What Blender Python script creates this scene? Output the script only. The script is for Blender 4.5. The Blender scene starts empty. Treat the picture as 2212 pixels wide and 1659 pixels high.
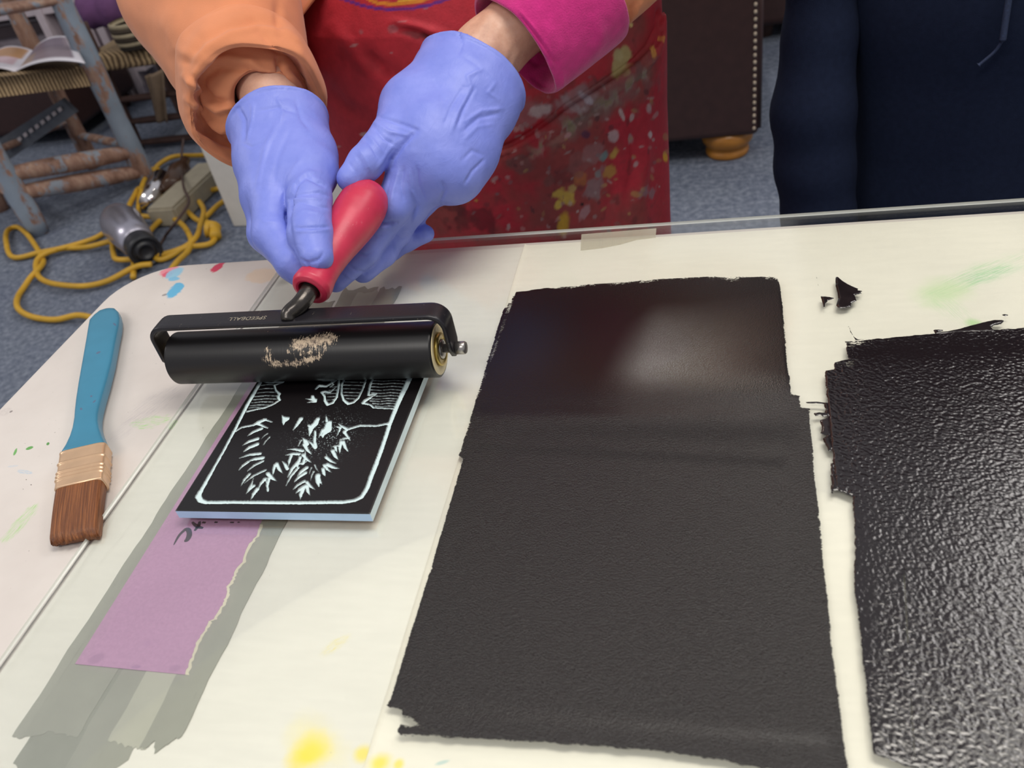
import bpy, bmesh, math, random
import numpy as np
from mathutils import Vector
from mathutils.geometry import tessellate_polygon

# ------------------------------------------------------------------ camera, world, lights, exposure
S = bpy.context.scene
COL = S.collection
FW, FH, FPX = 2212.0, 1659.0, 1780.0
CX, CY = 1106.0, 829.5
R = np.array([[0.97128958, -0.02254014, -0.23683012],
              [0.16853783, -0.63740248, 0.75187304],
              [-0.16790342, -0.77020128, -0.61530352]])   # world <- (right, down, forward)
CAM = np.array([0.0, 0.0, 1.09444265])

cd = bpy.data.cameras.new('camera')
cd.sensor_fit = 'HORIZONTAL'; cd.sensor_width = 36.0
cd.lens = FPX * 36.0 / FW
cd.clip_start = 0.02; cd.clip_end = 60
cd.dof.use_dof = True; cd.dof.focus_distance = 0.60; cd.dof.aperture_fstop = 11.0
cam = bpy.data.objects.new('camera', cd); COL.objects.link(cam)
from mathutils import Matrix
Mx = Matrix(((R[0, 0], -R[0, 1], -R[0, 2], CAM[0]), (R[1, 0], -R[1, 1], -R[1, 2], CAM[1]),
             (R[2, 0], -R[2, 1], -R[2, 2], CAM[2]), (0, 0, 0, 1)))
cam.matrix_world = Mx
S.camera = cam

W = bpy.data.worlds.new('world'); S.world = W; W.use_nodes = True
W.node_tree.nodes['Background'].inputs[0].default_value = (0.86, 0.87, 0.93, 1)
W.node_tree.nodes['Background'].inputs[1].default_value = 0.50

def area_light(name, loc, size, power, color=(1, 1, 1), rot=(0, 0, 0)):
    l = bpy.data.lights.new(name, 'AREA'); l.shape = 'RECTANGLE'
    l.size, l.size_y = size; l.energy = power; l.color = color
    o = bpy.data.objects.new(name, l); o.location = loc; o.rotation_euler = rot; COL.objects.link(o)
    return o
area_light('ceiling_light_over_table', (0.40, 0.62, 2.62), (1.2, 0.6), 27, (1.0, 0.95, 0.86))
area_light('ceiling_light_behind', (-0.38, 2.95, 2.62), (0.12, 0.7), 22, (1.0, 0.95, 0.87))
area_light('fill_light_front', (-0.7, -0.9, 2.62), (1.2, 0.6), 22, (1.0, 0.96, 0.9))  # unseen fill light added behind the camera
area_light('ceiling_light_left', (-3.4, 0.9, 2.62), (1.2, 0.6), 24, (1.0, 0.96, 0.92))
area_light('glare_light_right', (1.30, 1.75, 2.62), (0.9, 0.6), 16, (1.0, 0.96, 0.92))  # unseen light added to throw glare onto the thick ink patch

vs = S.view_settings
S.display_settings.display_device = 'sRGB'
vs.view_transform = 'Standard'; vs.look = 'None'; vs.exposure = -0.09; vs.gamma = 1.0
vs.use_curve_mapping = False

# ------------------------------------------------------------------ picture measurements -> points in the room
def D(x, y, d):
    """point seen at pixel (x, y) at depth d along the viewing axis"""
    return CAM + R @ (np.array([(x - CX) / FPX, (y - CY) / FPX, 1.0]) * d)
def Pz(x, y, z):
    d = R @ np.array([x - CX, y - CY, FPX]); t = (z - CAM[2]) / d[2]
    return CAM + d * t
def Py(x, y, yy):
    d = R @ np.array([x - CX, y - CY, FPX]); t = (yy - CAM[1]) / d[1]
    return CAM + d * t
def project(v):
    c = (np.asarray(v) - CAM) @ R
    return np.stack([CX + FPX * c[:, 0] / c[:, 2], CY + FPX * c[:, 1] / c[:, 2]], 1), c[:, 2]
def zmap(ox, oy, s, pts):
    """pixel list measured in an enlarged crop -> full-frame pixels"""
    return [(ox + p[0] / s, oy + p[1] / s) for p in pts]

# ------------------------------------------------------------------ objects
def empty(name, loc, label=None, cat=None, group=None):
    o = bpy.data.objects.new(name, None); COL.objects.link(o)
    o.location = tuple(float(c) for c in loc); o.empty_display_size = 0.05
    if label: o['label'] = label
    if cat: o['category'] = cat
    if group: o['group'] = group
    return o
def tag(o, label=None, cat=None, group=None, kind=None):
    if label: o['label'] = label
    if cat: o['category'] = cat
    if group: o['group'] = group
    if kind: o['kind'] = kind
    return o
ORIGIN = {}
def mesh(name, verts, faces, mat, parent=None, base=None, smooth=True):
    """one mesh object; verts in room coordinates"""
    verts = np.asarray(verts, float).reshape(-1, 3)
    off = np.zeros(3)
    p = parent
    while p is not None:
        off = off + np.array(p.location); p = p.parent
    loc = np.zeros(3)
    if parent is None:
        loc = np.array(base, float) if base is not None else np.array([(verts[:, 0].min() + verts[:, 0].max()) / 2, (verts[:, 1].min() + verts[:, 1].max()) / 2, verts[:, 2].min()])
    me = bpy.data.meshes.new(name)
    me.from_pydata((verts - off - loc).tolist(), [], [list(map(int, f)) for f in faces])
    if mat is not None:
        for m_ in (mat if isinstance(mat, (list, tuple)) else [mat]): me.materials.append(m_)
    if smooth:
        me.polygons.foreach_set('use_smooth', np.ones(len(me.polygons), bool))
    me.update()
    o = bpy.data.objects.new(name, me); COL.objects.link(o)
    if parent is not None: o.parent = parent
    o.location = tuple(loc)
    return o
def set_col(o, cols, name='Col'):
    a = o.data.color_attributes.new(name, 'FLOAT_COLOR', 'POINT')
    cols = np.asarray(cols, np.float32)
    if cols.shape[1] == 3: cols = np.concatenate([cols, np.ones((len(cols), 1), np.float32)], 1)
    a.data.foreach_set('color', np.ascontiguousarray(cols, np.float32).ravel())
def set_val(o, vals, name):
    a = o.data.attributes.new(name, 'FLOAT', 'POINT')
    a.data.foreach_set('value', np.ascontiguousarray(vals, np.float32))

def lin(h):
    h = h.lstrip('#'); c = np.array([int(h[i:i + 2], 16) / 255 for i in (0, 2, 4)])
    return np.where(c <= 0.04045, c / 12.92, ((c + 0.055) / 1.055) ** 2.4)

# ------------------------------------------------------------------ shapes
def bm_mesh(name, bm, mat, parent=None, smooth=True, base=None):
    vs_ = np.array([v.co[:] for v in bm.verts]); bm.verts.index_update()
    fs = [[v.index for v in f.verts] for f in bm.faces]; bm.free()
    return mesh(name, vs_, fs, mat, parent, base, smooth)
def box(name, lo, hi, mat, parent=None, bevel=0.003, rotz=0.0, pivot=None, seg=2):
    bm = bmesh.new(); bmesh.ops.create_cube(bm, size=1)
    lo, hi = np.array(lo, float), np.array(hi, float)
    for v in bm.verts:
        v.co = Vector(lo + (np.array(v.co) + .5) * (hi - lo))
    if bevel > 0:
        bmesh.ops.bevel(bm, geom=list(bm.edges), offset=bevel, segments=seg, affect='EDGES', profile=.5)
    if rotz:
        c = np.array(pivot if pivot is not None else (lo + hi) / 2)
        ca, sa = math.cos(rotz), math.sin(rotz)
        for v in bm.verts:
            x, y = v.co.x - c[0], v.co.y - c[1]
            v.co.x, v.co.y = c[0] + ca * x - sa * y, c[1] + sa * x + ca * y
    return bm_mesh(name, bm, mat, parent, smooth=False)
def frame_for(d):
    d = d / np.linalg.norm(d)
    a = np.array([0, 0, 1.0]) if abs(d[2]) < .9 else np.array([1.0, 0, 0])
    u = np.cross(a, d); u /= np.linalg.norm(u); w = np.cross(d, u)
    return u, w, d
def catmull(pts, n):
    pts = np.asarray(pts, float); P_ = np.vstack([2 * pts[0] - pts[1], pts, 2 * pts[-1] - pts[-2]])
    out = []
    for i in range(1, len(P_) - 2):
        p0, p1, p2, p3 = P_[i - 1:i + 3]
        for t in np.linspace(0, 1, n, endpoint=False):
            out.append(.5 * (2 * p1 + (p2 - p0) * t + (2 * p0 - 5 * p1 + 4 * p2 - p3) * t * t + (3 * p1 - p0 - 3 * p2 + p3) * t ** 3))
    out.append(pts[-1]); return np.array(out)
def grid_faces(n, m, close_m=True, close_n=False):
    f = []
    for i in range(n if close_n else n - 1):
        i2 = (i + 1) % n
        for j in range(m if close_m else m - 1):
            j2 = (j + 1) % m
            f.append((i * m + j, i * m + j2, i2 * m + j2, i2 * m + j))
    return f
def tube_vf(path, rad, seg=12, cap=True, scale2=1.0):
    path = np.asarray(path, float); n = len(path)
    rad = np.broadcast_to(np.asarray(rad, float), (n,))
    tang = np.gradient(path, axis=0); tang /= np.linalg.norm(tang, axis=1)[:, None] + 1e-12
    u, w, _ = frame_for(tang[0]); V = []
    for i in range(n):
        u = u - tang[i] * u.dot(tang[i]); u /= np.linalg.norm(u); w = np.cross(tang[i], u)
        for k in range(seg):
            a = 2 * math.pi * k / seg
            V.append(path[i] + rad[i] * (math.cos(a) * u + scale2 * math.sin(a) * w))
    F = grid_faces(n, seg)
    if cap:
        F.append(tuple(range(seg))[::-1]); F.append(tuple((n - 1) * seg + k for k in range(seg)))
    return np.array(V), F
def tube(name, path, rad, mat, parent=None, seg=12, cap=True, **k):
    V, F = tube_vf(path, rad, seg, cap); return mesh(name, V, F, mat, parent, **k)
def lathe_vf(a, d, prof, seg=40, cap=True):
    """prof: (distance along d, radius)"""
    u, w, d = frame_for(np.asarray(d, float)); V = []
    for t, r in prof:
        for k in range(seg):
            an = 2 * math.pi * k / seg
            V.append(np.asarray(a) + d * t + r * (math.cos(an) * u + math.sin(an) * w))
    F = grid_faces(len(prof), seg)
    if cap:
        F.append(tuple(range(seg))[::-1]); F.append(tuple((len(prof) - 1) * seg + k for k in range(seg)))
    return np.array(V), F
def lathe(name, a, d, prof, mat, parent=None, seg=40, cap=True, **k):
    V, F = lathe_vf(a, d, prof, seg, cap); return mesh(name, V, F, mat, parent, **k)
def join_vf(parts):
    V, F, o = [], [], 0
    for v, f in parts:
        V.append(np.asarray(v, float)); F += [tuple(i + o for i in q) for q in f]; o += len(v)
    return np.vstack(V), F
def poly_area(p):
    p = np.asarray(p); x, y = p[:, 0], p[:, 1]
    return .5 * np.sum(x * np.roll(y, -1) - y * np.roll(x, -1))
def slab_vf(outline, z0, z1):
    """extruded flat outline (x, y list) with a bevelled rim"""
    o = np.asarray(outline, float)[:, :2]
    if poly_area(o) < 0: o = o[::-1]
    n = len(o); V = np.vstack([np.c_[o, np.full(n, z0)], np.c_[o, np.full(n, z1)]])
    F = [tuple(range(n))[::-1], tuple(range(n, 2 * n))]
    F += [(i, (i + 1) % n, n + (i + 1) % n, n + i) for i in range(n)]
    return V, F
def slab(name, outline, z0, z1, mat, parent=None, **k):
    V, F = slab_vf(outline, z0, z1)
    n = len(V) // 2; tri = tessellate_polygon([[Vector((v[0], v[1], 0)) for v in V[:n]]])
    up = []
    for t in tri:
        a, b_, c = (V[i] for i in t); cr = (b_[0] - a[0]) * (c[1] - a[1]) - (b_[1] - a[1]) * (c[0] - a[0])
        up.append(tuple(t) if cr > 0 else tuple(t)[::-1])
    F = [tuple(i + n for i in t) for t in up] + [t[::-1] for t in up] + F[2:]
    return mesh(name, V, F, mat, parent, smooth=False, **k)
def seg_dist(P_, a, b):
    a, b = np.asarray(a, float), np.asarray(b, float); d = b - a
    t = np.clip(((P_ - a) @ d) / (d @ d + 1e-12), 0, 1)
    return np.linalg.norm(P_ - a - t[:, None] * d, axis=1), t
def line_dist(P_, pts):
    r = np.full(len(P_), 1e9)
    for a, b in zip(pts[:-1], pts[1:]):
        r = np.minimum(r, seg_dist(P_, a, b)[0])
    return r
def poly_sd(P_, poly):
    """signed distance to a closed outline, negative inside"""
    poly = np.asarray(poly, float); n = len(poly); d = np.full(len(P_), 1e9); ins = np.zeros(len(P_), bool)
    for i in range(n):
        a, b = poly[i], poly[(i + 1) % n]
        d = np.minimum(d, seg_dist(P_, a, b)[0])
        c = ((a[1] > P_[:, 1]) != (b[1] > P_[:, 1]))
        with np.errstate(divide='ignore', invalid='ignore'):
            xx = (b[0] - a[0]) * (P_[:, 1] - a[1]) / (b[1] - a[1] + 1e-15) + a[0]
        ins ^= c & (P_[:, 0] < xx)
    return np.where(ins, -d, d)
def vnoise(P_, scale, seed=0):
    """smooth value noise in [-1, 1], any dimension up to 3"""
    P_ = np.asarray(P_, float) * scale
    if P_.shape[1] == 2: P_ = np.c_[P_, np.zeros(len(P_))]
    i = np.floor(P_).astype(np.int64); f = P_ - i; f = f * f * (3 - 2 * f); out = np.zeros(len(P_))
    def h(a):
        n = (a[:, 0] * 374761393 + a[:, 1] * 668265263 + a[:, 2] * 2147483647 + seed * 974711) & 0xffffffff
        n = ((n ^ (n >> 13)) * 1274126177) & 0xffffffff
        return ((n ^ (n >> 16)) & 0xffff) / 32767.5 - 1
    for dx in (0, 1):
        for dy in (0, 1):
            for dz in (0, 1):
                w = (f[:, 0] if dx else 1 - f[:, 0]) * (f[:, 1] if dy else 1 - f[:, 1]) * (f[:, 2] if dz else 1 - f[:, 2])
                out += w * h(i + np.array([dx, dy, dz]))
    return out
def fnoise(P_, scale, seed=0, octv=3):
    o = 0; a = 1; s = 0
    for k in range(octv):
        o = o + a * vnoise(P_, scale * 2 ** k, seed + k); s += a; a *= .5
    return o / s
def vertex_normals(V, F):
    V = np.asarray(V); N = np.zeros_like(V)
    F4 = np.array([f if len(f) == 4 else (f[0], f[1], f[2], f[2]) for f in F if len(f) <= 4])
    a, b, c, d = (V[F4[:, k]] for k in range(4))
    fn = np.cross(c - a, d - b); same = F4[:, 2] == F4[:, 3]
    fn[same] = np.cross(b[same] - a[same], c[same] - a[same])
    for k in range(4): np.add.at(N, F4[:, k], fn)
    return N / (np.linalg.norm(N, axis=1)[:, None] + 1e-15)
def creases(V, F, lines, facing=True):
    """press wrinkles (negative) and folds (positive) into a surface along lines measured in the picture: (points, width in px, height in m)"""
    N = vertex_normals(V, F); px, dep = project(V)
    fr = np.clip(-np.einsum('ij,ij->i', N, (V - CAM) / np.linalg.norm(V - CAM, axis=1)[:, None]) * 3, 0, 1) if facing else 1.0
    h = np.zeros(len(V))
    for pts, w, a in lines:
        pts = np.asarray(pts, float)
        lo, hi = pts.min(0) - 3 * w, pts.max(0) + 3 * w
        k = np.where(((px > lo) & (px < hi)).all(1))[0]
        if len(k) == 0: continue
        d = line_dist(px[k], pts)
        # fade towards both ends
        e = np.minimum(np.linalg.norm(px[k] - pts[0], axis=1), np.linalg.norm(px[k] - pts[-1], axis=1))
        h[k] += a * np.exp(-(d / w) ** 2) * np.clip(.35 + e / (4 * w), 0, 1)
    return V + N * (h * fr)[:, None]
def smooth_mesh(V, F, it=2, lam=.5):
    F4 = np.array(F); E = np.vstack([F4[:, [0, 1]], F4[:, [1, 2]], F4[:, [2, 3]], F4[:, [3, 0]]])
    n = len(V); cnt = np.zeros(n); np.add.at(cnt, E[:, 0], 1); np.add.at(cnt, E[:, 1], 1)
    for k in range(it):
        s = np.zeros_like(V); np.add.at(s, E[:, 0], V[E[:, 1]]); np.add.at(s, E[:, 1], V[E[:, 0]])
        V = V + lam * (s / np.maximum(cnt, 1)[:, None] - V)
    return V

# ---- implicit bodies: tapered limbs blended together, then skinned
def smin(a, b, k):
    h = np.maximum(k - np.abs(a - b), 0) / k
    return np.minimum(a, b) - h * h * k * .25
def limb(P_, a, b, ra, rb, flat=None):
    """tapered capsule; flat = (axis, factor): squash along axis"""
    a, b = np.asarray(a, float), np.asarray(b, float)
    if flat is not None:
        ax, s = np.asarray(flat[0], float), flat[1]; ax = ax / np.linalg.norm(ax)
        m = (a + b) / 2
        q = P_ - m; q = q + (q @ ax)[:, None] * ax * (1 / s - 1); P_ = m + q
        a = m + (a - m) + ((a - m) @ ax) * ax * (1 / s - 1); b = m + (b - m) + ((b - m) @ ax) * ax * (1 / s - 1)
    d, t = seg_dist(P_, a, b)
    return d - (ra + (rb - ra) * t)
def chain(P_, pts, rad, k):
    d = None
    for i in range(len(pts) - 1):
        q = limb(P_, pts[i], pts[i + 1], rad[i], rad[i + 1]); d = q if d is None else smin(d, q, k)
    return d
def skin(fn, lo, hi, h, smooth=2):
    """surface nets over fn(points) < 0"""
    lo, hi = np.asarray(lo, float), np.asarray(hi, float)
    n = np.ceil((hi - lo) / h).astype(int) + 1
    ax = [lo[i] + h * np.arange(n[i]) for i in range(3)]
    G = np.stack(np.meshgrid(*ax, indexing='ij'), -1).reshape(-1, 3)
    d = np.empty(len(G))
    for s in range(0, len(G), 400000): d[s:s + 400000] = fn(G[s:s + 400000])
    d = d.reshape(n); ins = d < 0
    c = [(i, j, k) for i in (0, 1) for j in (0, 1) for k in (0, 1)]
    sl = lambda A, o: A[o[0]:n[0] - 1 + o[0], o[1]:n[1] - 1 + o[1], o[2]:n[2] - 1 + o[2]]
    cnt = sum(sl(ins, o).astype(int) for o in c)
    mix = (cnt > 0) & (cnt < 8); idx = -np.ones(mix.shape, int); cells = np.argwhere(mix); idx[mix] = np.arange(len(cells))
    val = np.stack([sl(d, o)[mix] for o in c], 1); pos = np.zeros((len(cells), 3)); num = np.zeros(len(cells))
    for i in range(8):
        for j in range(i + 1, 8):
            if sum(abs(np.array(c[i]) - c[j])) != 1: continue
            x = (val[:, i] < 0) != (val[:, j] < 0)
            t = val[x, i] / (val[x, i] - val[x, j])
            pos[x] += np.array(c[i]) + t[:, None] * (np.array(c[j]) - c[i]); num[x] += 1
    V = lo + h * (cells + pos / num[:, None]); F = []
    for a in range(3):
        b, e = (a + 1) % 3, (a + 2) % 3
        s0 = [slice(0, None)] * 3; s1 = [slice(0, None)] * 3; s0[a] = slice(0, -1); s1[a] = slice(1, None)
        x = ins[tuple(s0)] != ins[tuple(s1)]; q = np.argwhere(x)
        q = q[(q[:, b] > 0) & (q[:, e] > 0) & (q[:, b] < n[b] - 1) & (q[:, e] < n[e] - 1)]
        def cell(db, de):
            z = q.copy(); z[:, b] += db; z[:, e] += de; return idx[z[:, 0], z[:, 1], z[:, 2]]
        quad = np.stack([cell(-1, -1), cell(0, -1), cell(0, 0), cell(-1, 0)], 1)
        flip = ~ins[q[:, 0], q[:, 1], q[:, 2]]; quad[flip] = quad[flip][:, ::-1]
        F.append(quad)
    F = np.vstack(F); F = F[(F >= 0).all(1)]
    if smooth: V = smooth_mesh(V, F, smooth)
    return V, F.tolist()

# ------------------------------------------------------------------ materials
def nt_new(name):
    m = bpy.data.materials.new(name); m.use_nodes = True; nt = m.node_tree
    b = nt.nodes['Principled BSDF']; return m, nt, b
def N_(nt, t, **k):
    n = nt.nodes.new(t)
    for a, v in k.items(): setattr(n, a, v)
    return n
def pos_socket(nt, obj=False):
    return N_(nt, 'ShaderNodeTexCoord').outputs['Object'] if obj else N_(nt, 'ShaderNodeNewGeometry').outputs['Position']
def noise(nt, vec, scale, detail=3, rough=.5, dist=0):
    n = N_(nt, 'ShaderNodeTexNoise'); n.inputs['Scale'].default_value = scale; n.inputs['Detail'].default_value = detail
    n.inputs['Roughness'].default_value = rough; n.inputs['Distortion'].default_value = dist
    nt.links.new(vec, n.inputs['Vector']); return n.outputs['Fac']
def ramp(nt, sock, stops):
    r = N_(nt, 'ShaderNodeValToRGB'); e = r.color_ramp.elements
    while len(e) < len(stops): e.new(.5)
    for q, (p, c) in zip(e, stops):
        q.position = p; q.color = (*c, 1) if len(c) == 3 else c
    nt.links.new(sock, r.inputs['Fac']); return r.outputs['Color']
def mixc(nt, fac, a, b, mode='MIX'):
    m = N_(nt, 'ShaderNodeMix', data_type='RGBA', blend_type=mode)
    for k, v in ((0, fac), (6, a), (7, b)):
        if hasattr(v, 'is_linked'): nt.links.new(v, m.inputs[k])
        elif k == 0: m.inputs[0].default_value = v
        else: m.inputs[k].default_value = (*v[:3], 1)
    return m.outputs[2]
def mth(nt, op, a, b=None, c=None, clamp=False):
    m = N_(nt, 'ShaderNodeMath', operation=op); m.use_clamp = clamp
    for k, v in enumerate((a, b, c)):
        if v is None: continue
        if hasattr(v, 'is_linked'): nt.links.new(v, m.inputs[k])
        else: m.inputs[k].default_value = v
    return m.outputs[0]
def sstep(nt, x, a, b, lo=0., hi=1.):
    m = N_(nt, 'ShaderNodeMapRange', interpolation_type='SMOOTHSTEP')
    nt.links.new(x, m.inputs[0])
    for k, v in zip((1, 2, 3, 4), (a, b, lo, hi)): m.inputs[k].default_value = v
    return m.outputs[0]
def bump(nt, b, h, strength=.3, dist=.001, prev=None):
    n = N_(nt, 'ShaderNodeBump'); n.inputs['Strength'].default_value = strength; n.inputs['Distance'].default_value = dist
    nt.links.new(h, n.inputs['Height'])
    if prev is not None: nt.links.new(prev, n.inputs['Normal'])
    if b is not None: nt.links.new(n.outputs[0], b.inputs['Normal'])
    return n.outputs[0]
def mapped(nt, vec, loc=(0, 0, 0), rot=(0, 0, 0), scale=(1, 1, 1)):
    m = N_(nt, 'ShaderNodeMapping'); m.inputs['Location'].default_value = loc; m.inputs['Rotation'].default_value = rot
    m.inputs['Scale'].default_value = scale; nt.links.new(vec, m.inputs['Vector']); return m.outputs[0]
def simple(name, col, rough=.5, metal=0., var=.12, vscale=30, bscale=None, bstr=.2, bdist=.0005, spec=.5, obj=False, sheen=0., coat=0.):
    m, nt, b = nt_new(name); p = pos_socket(nt, obj)
    c = lin(col) if isinstance(col, str) else np.array(col)
    n = noise(nt, p, vscale, 4)
    nt.links.new(ramp(nt, n, [(.3, c * (1 - var)), (.7, np.minimum(c * (1 + var), 1))]), b.inputs['Base Color'])
    b.inputs['Roughness'].default_value = rough; b.inputs['Metallic'].default_value = metal
    b.inputs['Specular IOR Level'].default_value = spec
    b.inputs['Sheen Weight'].default_value = sheen; b.inputs['Coat Weight'].default_value = coat
    if bscale: bump(nt, b, noise(nt, p, bscale, 3), bstr, bdist)
    return m
def from_attr(name, rough=.6, attr='Col', bscale=None, bstr=.2, bdist=.0005, var=0., vscale=60, sheen=0., spec=.5):
    m, nt, b = nt_new(name); a = N_(nt, 'ShaderNodeVertexColor'); a.layer_name = attr
    p = pos_socket(nt); c = a.outputs['Color']
    if var:
        c = mixc(nt, 1., c, ramp(nt, noise(nt, p, vscale, 4), [(.3, (1 - var,) * 3), (.7, (1 + var,) * 3)]), 'MULTIPLY')
    nt.links.new(c, b.inputs['Base Color']); b.inputs['Roughness'].default_value = rough
    b.inputs['Sheen Weight'].default_value = sheen; b.inputs['Specular IOR Level'].default_value = spec
    if bscale: bump(nt, b, noise(nt, p, bscale, 3), bstr, bdist)
    return m
def stain(nt, col, pos, c, ang, rx, ry, color, opacity=1., edge=.35, wob=.5, wscale=60, streak=0., sscale=150):
    """one dried paint mark on a surface: soft, irregular ellipse"""
    v = mapped(nt, pos, rot=(0, 0, 0))
    sub = N_(nt, 'ShaderNodeVectorMath', operation='SUBTRACT'); nt.links.new(v, sub.inputs[0]); sub.inputs[1].default_value = (c[0], c[1], 0)
    q = mapped(nt, sub.outputs[0], rot=(0, 0, -ang)); q = mapped(nt, q, scale=(1 / rx, 1 / ry, 0))
    ln = N_(nt, 'ShaderNodeVectorMath', operation='LENGTH'); nt.links.new(q, ln.inputs[0])
    w = mth(nt, 'MULTIPLY_ADD', noise(nt, pos, wscale, 4, .6), wob * 2, -wob)
    d = mth(nt, 'ADD', ln.outputs['Value'], w)
    f = sstep(nt, d, 1 + edge * .2, 1 - edge, 0, opacity)
    if streak:
        s = noise(nt, mapped(nt, q, scale=(1.2, 9, 1)), 1.5, 4, .7)
        f = mth(nt, 'MULTIPLY', f, sstep(nt, s, .5 - .1 * (1 - streak), .62))
    return mixc(nt, f, col, lin(color) if isinstance(color, str) else color)

# ================================================================== the room
ZT, ZG = 0.734, 0.740          # table top, top of the glass sheet
m, nt, b = nt_new('carpet'); p = pos_socket(nt)
c = ramp(nt, noise(nt, p, 55, 5, .75), [(.34, lin('#4d5463')), (.5, lin('#6d7482')), (.68, lin('#969ca8'))])
c = mixc(nt, .25, c, ramp(nt, noise(nt, p, 5, 3), [(.3, lin('#59607a')), (.7, lin('#818894'))]))
nt.links.new(c, b.inputs['Base Color']); b.inputs['Roughness'].default_value = .95; b.inputs['Specular IOR Level'].default_value = .1
bump(nt, b, noise(nt, p, 400, 4), .6, .003)
M_CARPET = m
tag(box('floor', (-7, -3, -.06), (5, 8, 0), M_CARPET, bevel=0), kind='structure')
M_WALL = simple('wall_paint', '#cfcac4', .8, var=.03, vscale=3)
tag(box('wall_back', (-7, 8, 0), (5, 8.1, 2.7), M_WALL, bevel=0), kind='structure')
tag(box('wall_left', (-7.1, -3, 0), (-7, 8.1, 2.7), M_WALL, bevel=0), kind='structure')

# ================================================================== work table
def px_stain(a, b_, wpx, z):
    A, B = Pz(*a, z)[:2], Pz(*b_, z)[:2]; mid = (np.array(a) + b_) / 2
    d = B - A; L = np.linalg.norm(d) / 2
    e = np.array(b_, float) - a; e = np.array([-e[1], e[0]]) / (np.linalg.norm(e) + 1e-9)
    wid = np.linalg.norm(Pz(*(mid + e * wpx / 2), z)[:2] - Pz(*(mid - e * wpx / 2), z)[:2]) / 2
    return ((A + B) / 2, math.atan2(d[1], d[0]), max(L, .001), max(wid, .0008))
m, nt, b = nt_new('table_plastic'); p = pos_socket(nt)
c = ramp(nt, noise(nt, p, 9, 5, .6), [(.3, lin('#cbc3bd')), (.7, lin('#d8d1cb'))])
for a, e, w, col, op, st in [((345, 597), (385, 574), 20, '#e58a98', .95, .0), ((352, 600), (372, 585), 13, '#d9566f', .9, 0), ((360, 590), (395, 590), 22, '#8cc4df', .9, 0),
                             ((362, 603), (388, 603), 9, '#7cbbdc', .95, 0), ((368, 645), (386, 612), 20, '#62b0d6', 1, 0), ((378, 622), (397, 612), 16, '#62b0d6', 1, 0),
                             ((458, 590), (482, 564), 13, '#cf3d5c', 1, 0), ((280, 917), (372, 905), 26, '#8fcf68', .8, .8), ((368, 930), (380, 905), 14, '#7fd050', .9, .2),
                             ((0, 1180), (85, 1082), 22, '#8ecb62', .85, .55), ((55, 970), (72, 966), 6, '#4f9a3c', .9, 0), ((100, 960), (107, 957), 6, '#3f8a34', .9, 0),
                             ((30, 985), (36, 968), 5, '#5aa548', .9, 0), ((35, 1016), (72, 1023), 8, '#7db5d8', .8, .5), ((15, 1008), (40, 1006), 4, '#8fbbd8', .6, .3),
                             ((540, 612), (590, 580), 40, '#dcb98f', .45, .0), ((270, 920), (390, 830), 46, '#8e8892', .22, .5), ((230, 960), (330, 880), 30, '#a39ca4', .25, .5),
                             ((20, 890), (28, 888), 4, '#5a4f50', .7, 0), ((350, 640), (360, 634), 5, '#6a5f62', .6, 0), ((0, 900), (22, 880), 16, '#8a8183', .3, .3)]:
    q = px_stain(a, e, w, ZT); c = stain(nt, c, p, *q, col, op, .3, .45, 120, st)
sp = noise(nt, p, 420, 2, .5); c = mixc(nt, sstep(nt, sp, .755, .80), c, lin('#5c5050'))
nt.links.new(c, b.inputs['Base Color']); b.inputs['Roughness'].default_value = .5
bump(nt, b, noise(nt, p, 300, 4), .06, .0006)
M_TABLE = m
M_STEEL = simple('grey_steel', '#6b6d70', .4, .8)
def rounded(xs0, ys0, xs1, ys1, r, n=10):
    o = []
    for cx_, cy_, a0 in ((xs1 - r, ys1 - r, 0), (xs0 + r, ys1 - r, 90), (xs0 + r, ys0 + r, 180), (xs1 - r, ys0 + r, 270)):
        for k in range(n + 1):
            a = math.radians(a0 + 90 * k / n); o.append((cx_ + r * math.cos(a), cy_ + r * math.sin(a)))
    return o
TX0, TX1, TY0, TY1 = -.569, 1.27, -.12, .642
root = empty('folding_table', (.35, .26, 0), 'white plastic folding table covered with paper and glass, spotted with paint at its bare corner', 'table')
bm = bmesh.new(); o_ = rounded(TX0, TY0, TX1, TY1, .062)
f = bm.faces.new([bm.verts.new((x, y, ZT - .035)) for x, y in o_]); r_ = bmesh.ops.extrude_face_region(bm, geom=[f])
for v in [g for g in r_['geom'] if isinstance(g, bmesh.types.BMVert)]: v.co.z = ZT
bmesh.ops.recalc_face_normals(bm, faces=bm.faces[:])
ed = [e for e in bm.edges if all(v.co.z > ZT - .001 for v in e.verts)]
bmesh.ops.bevel(bm, geom=ed, offset=.004, segments=3, affect='EDGES', profile=.6)
bm_mesh('tabletop', bm, M_TABLE, root, smooth=False)
for sx in (-.38, 1.08):
    for sy in (-.05, .56):
        tube('leg', [(sx, sy, 0), (sx, sy, ZT - .036)], .0125, M_STEEL, root)
    tube('crossbar', [(sx, -.05, .2), (sx, .56, .2)], .009, M_STEEL, root)

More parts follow.
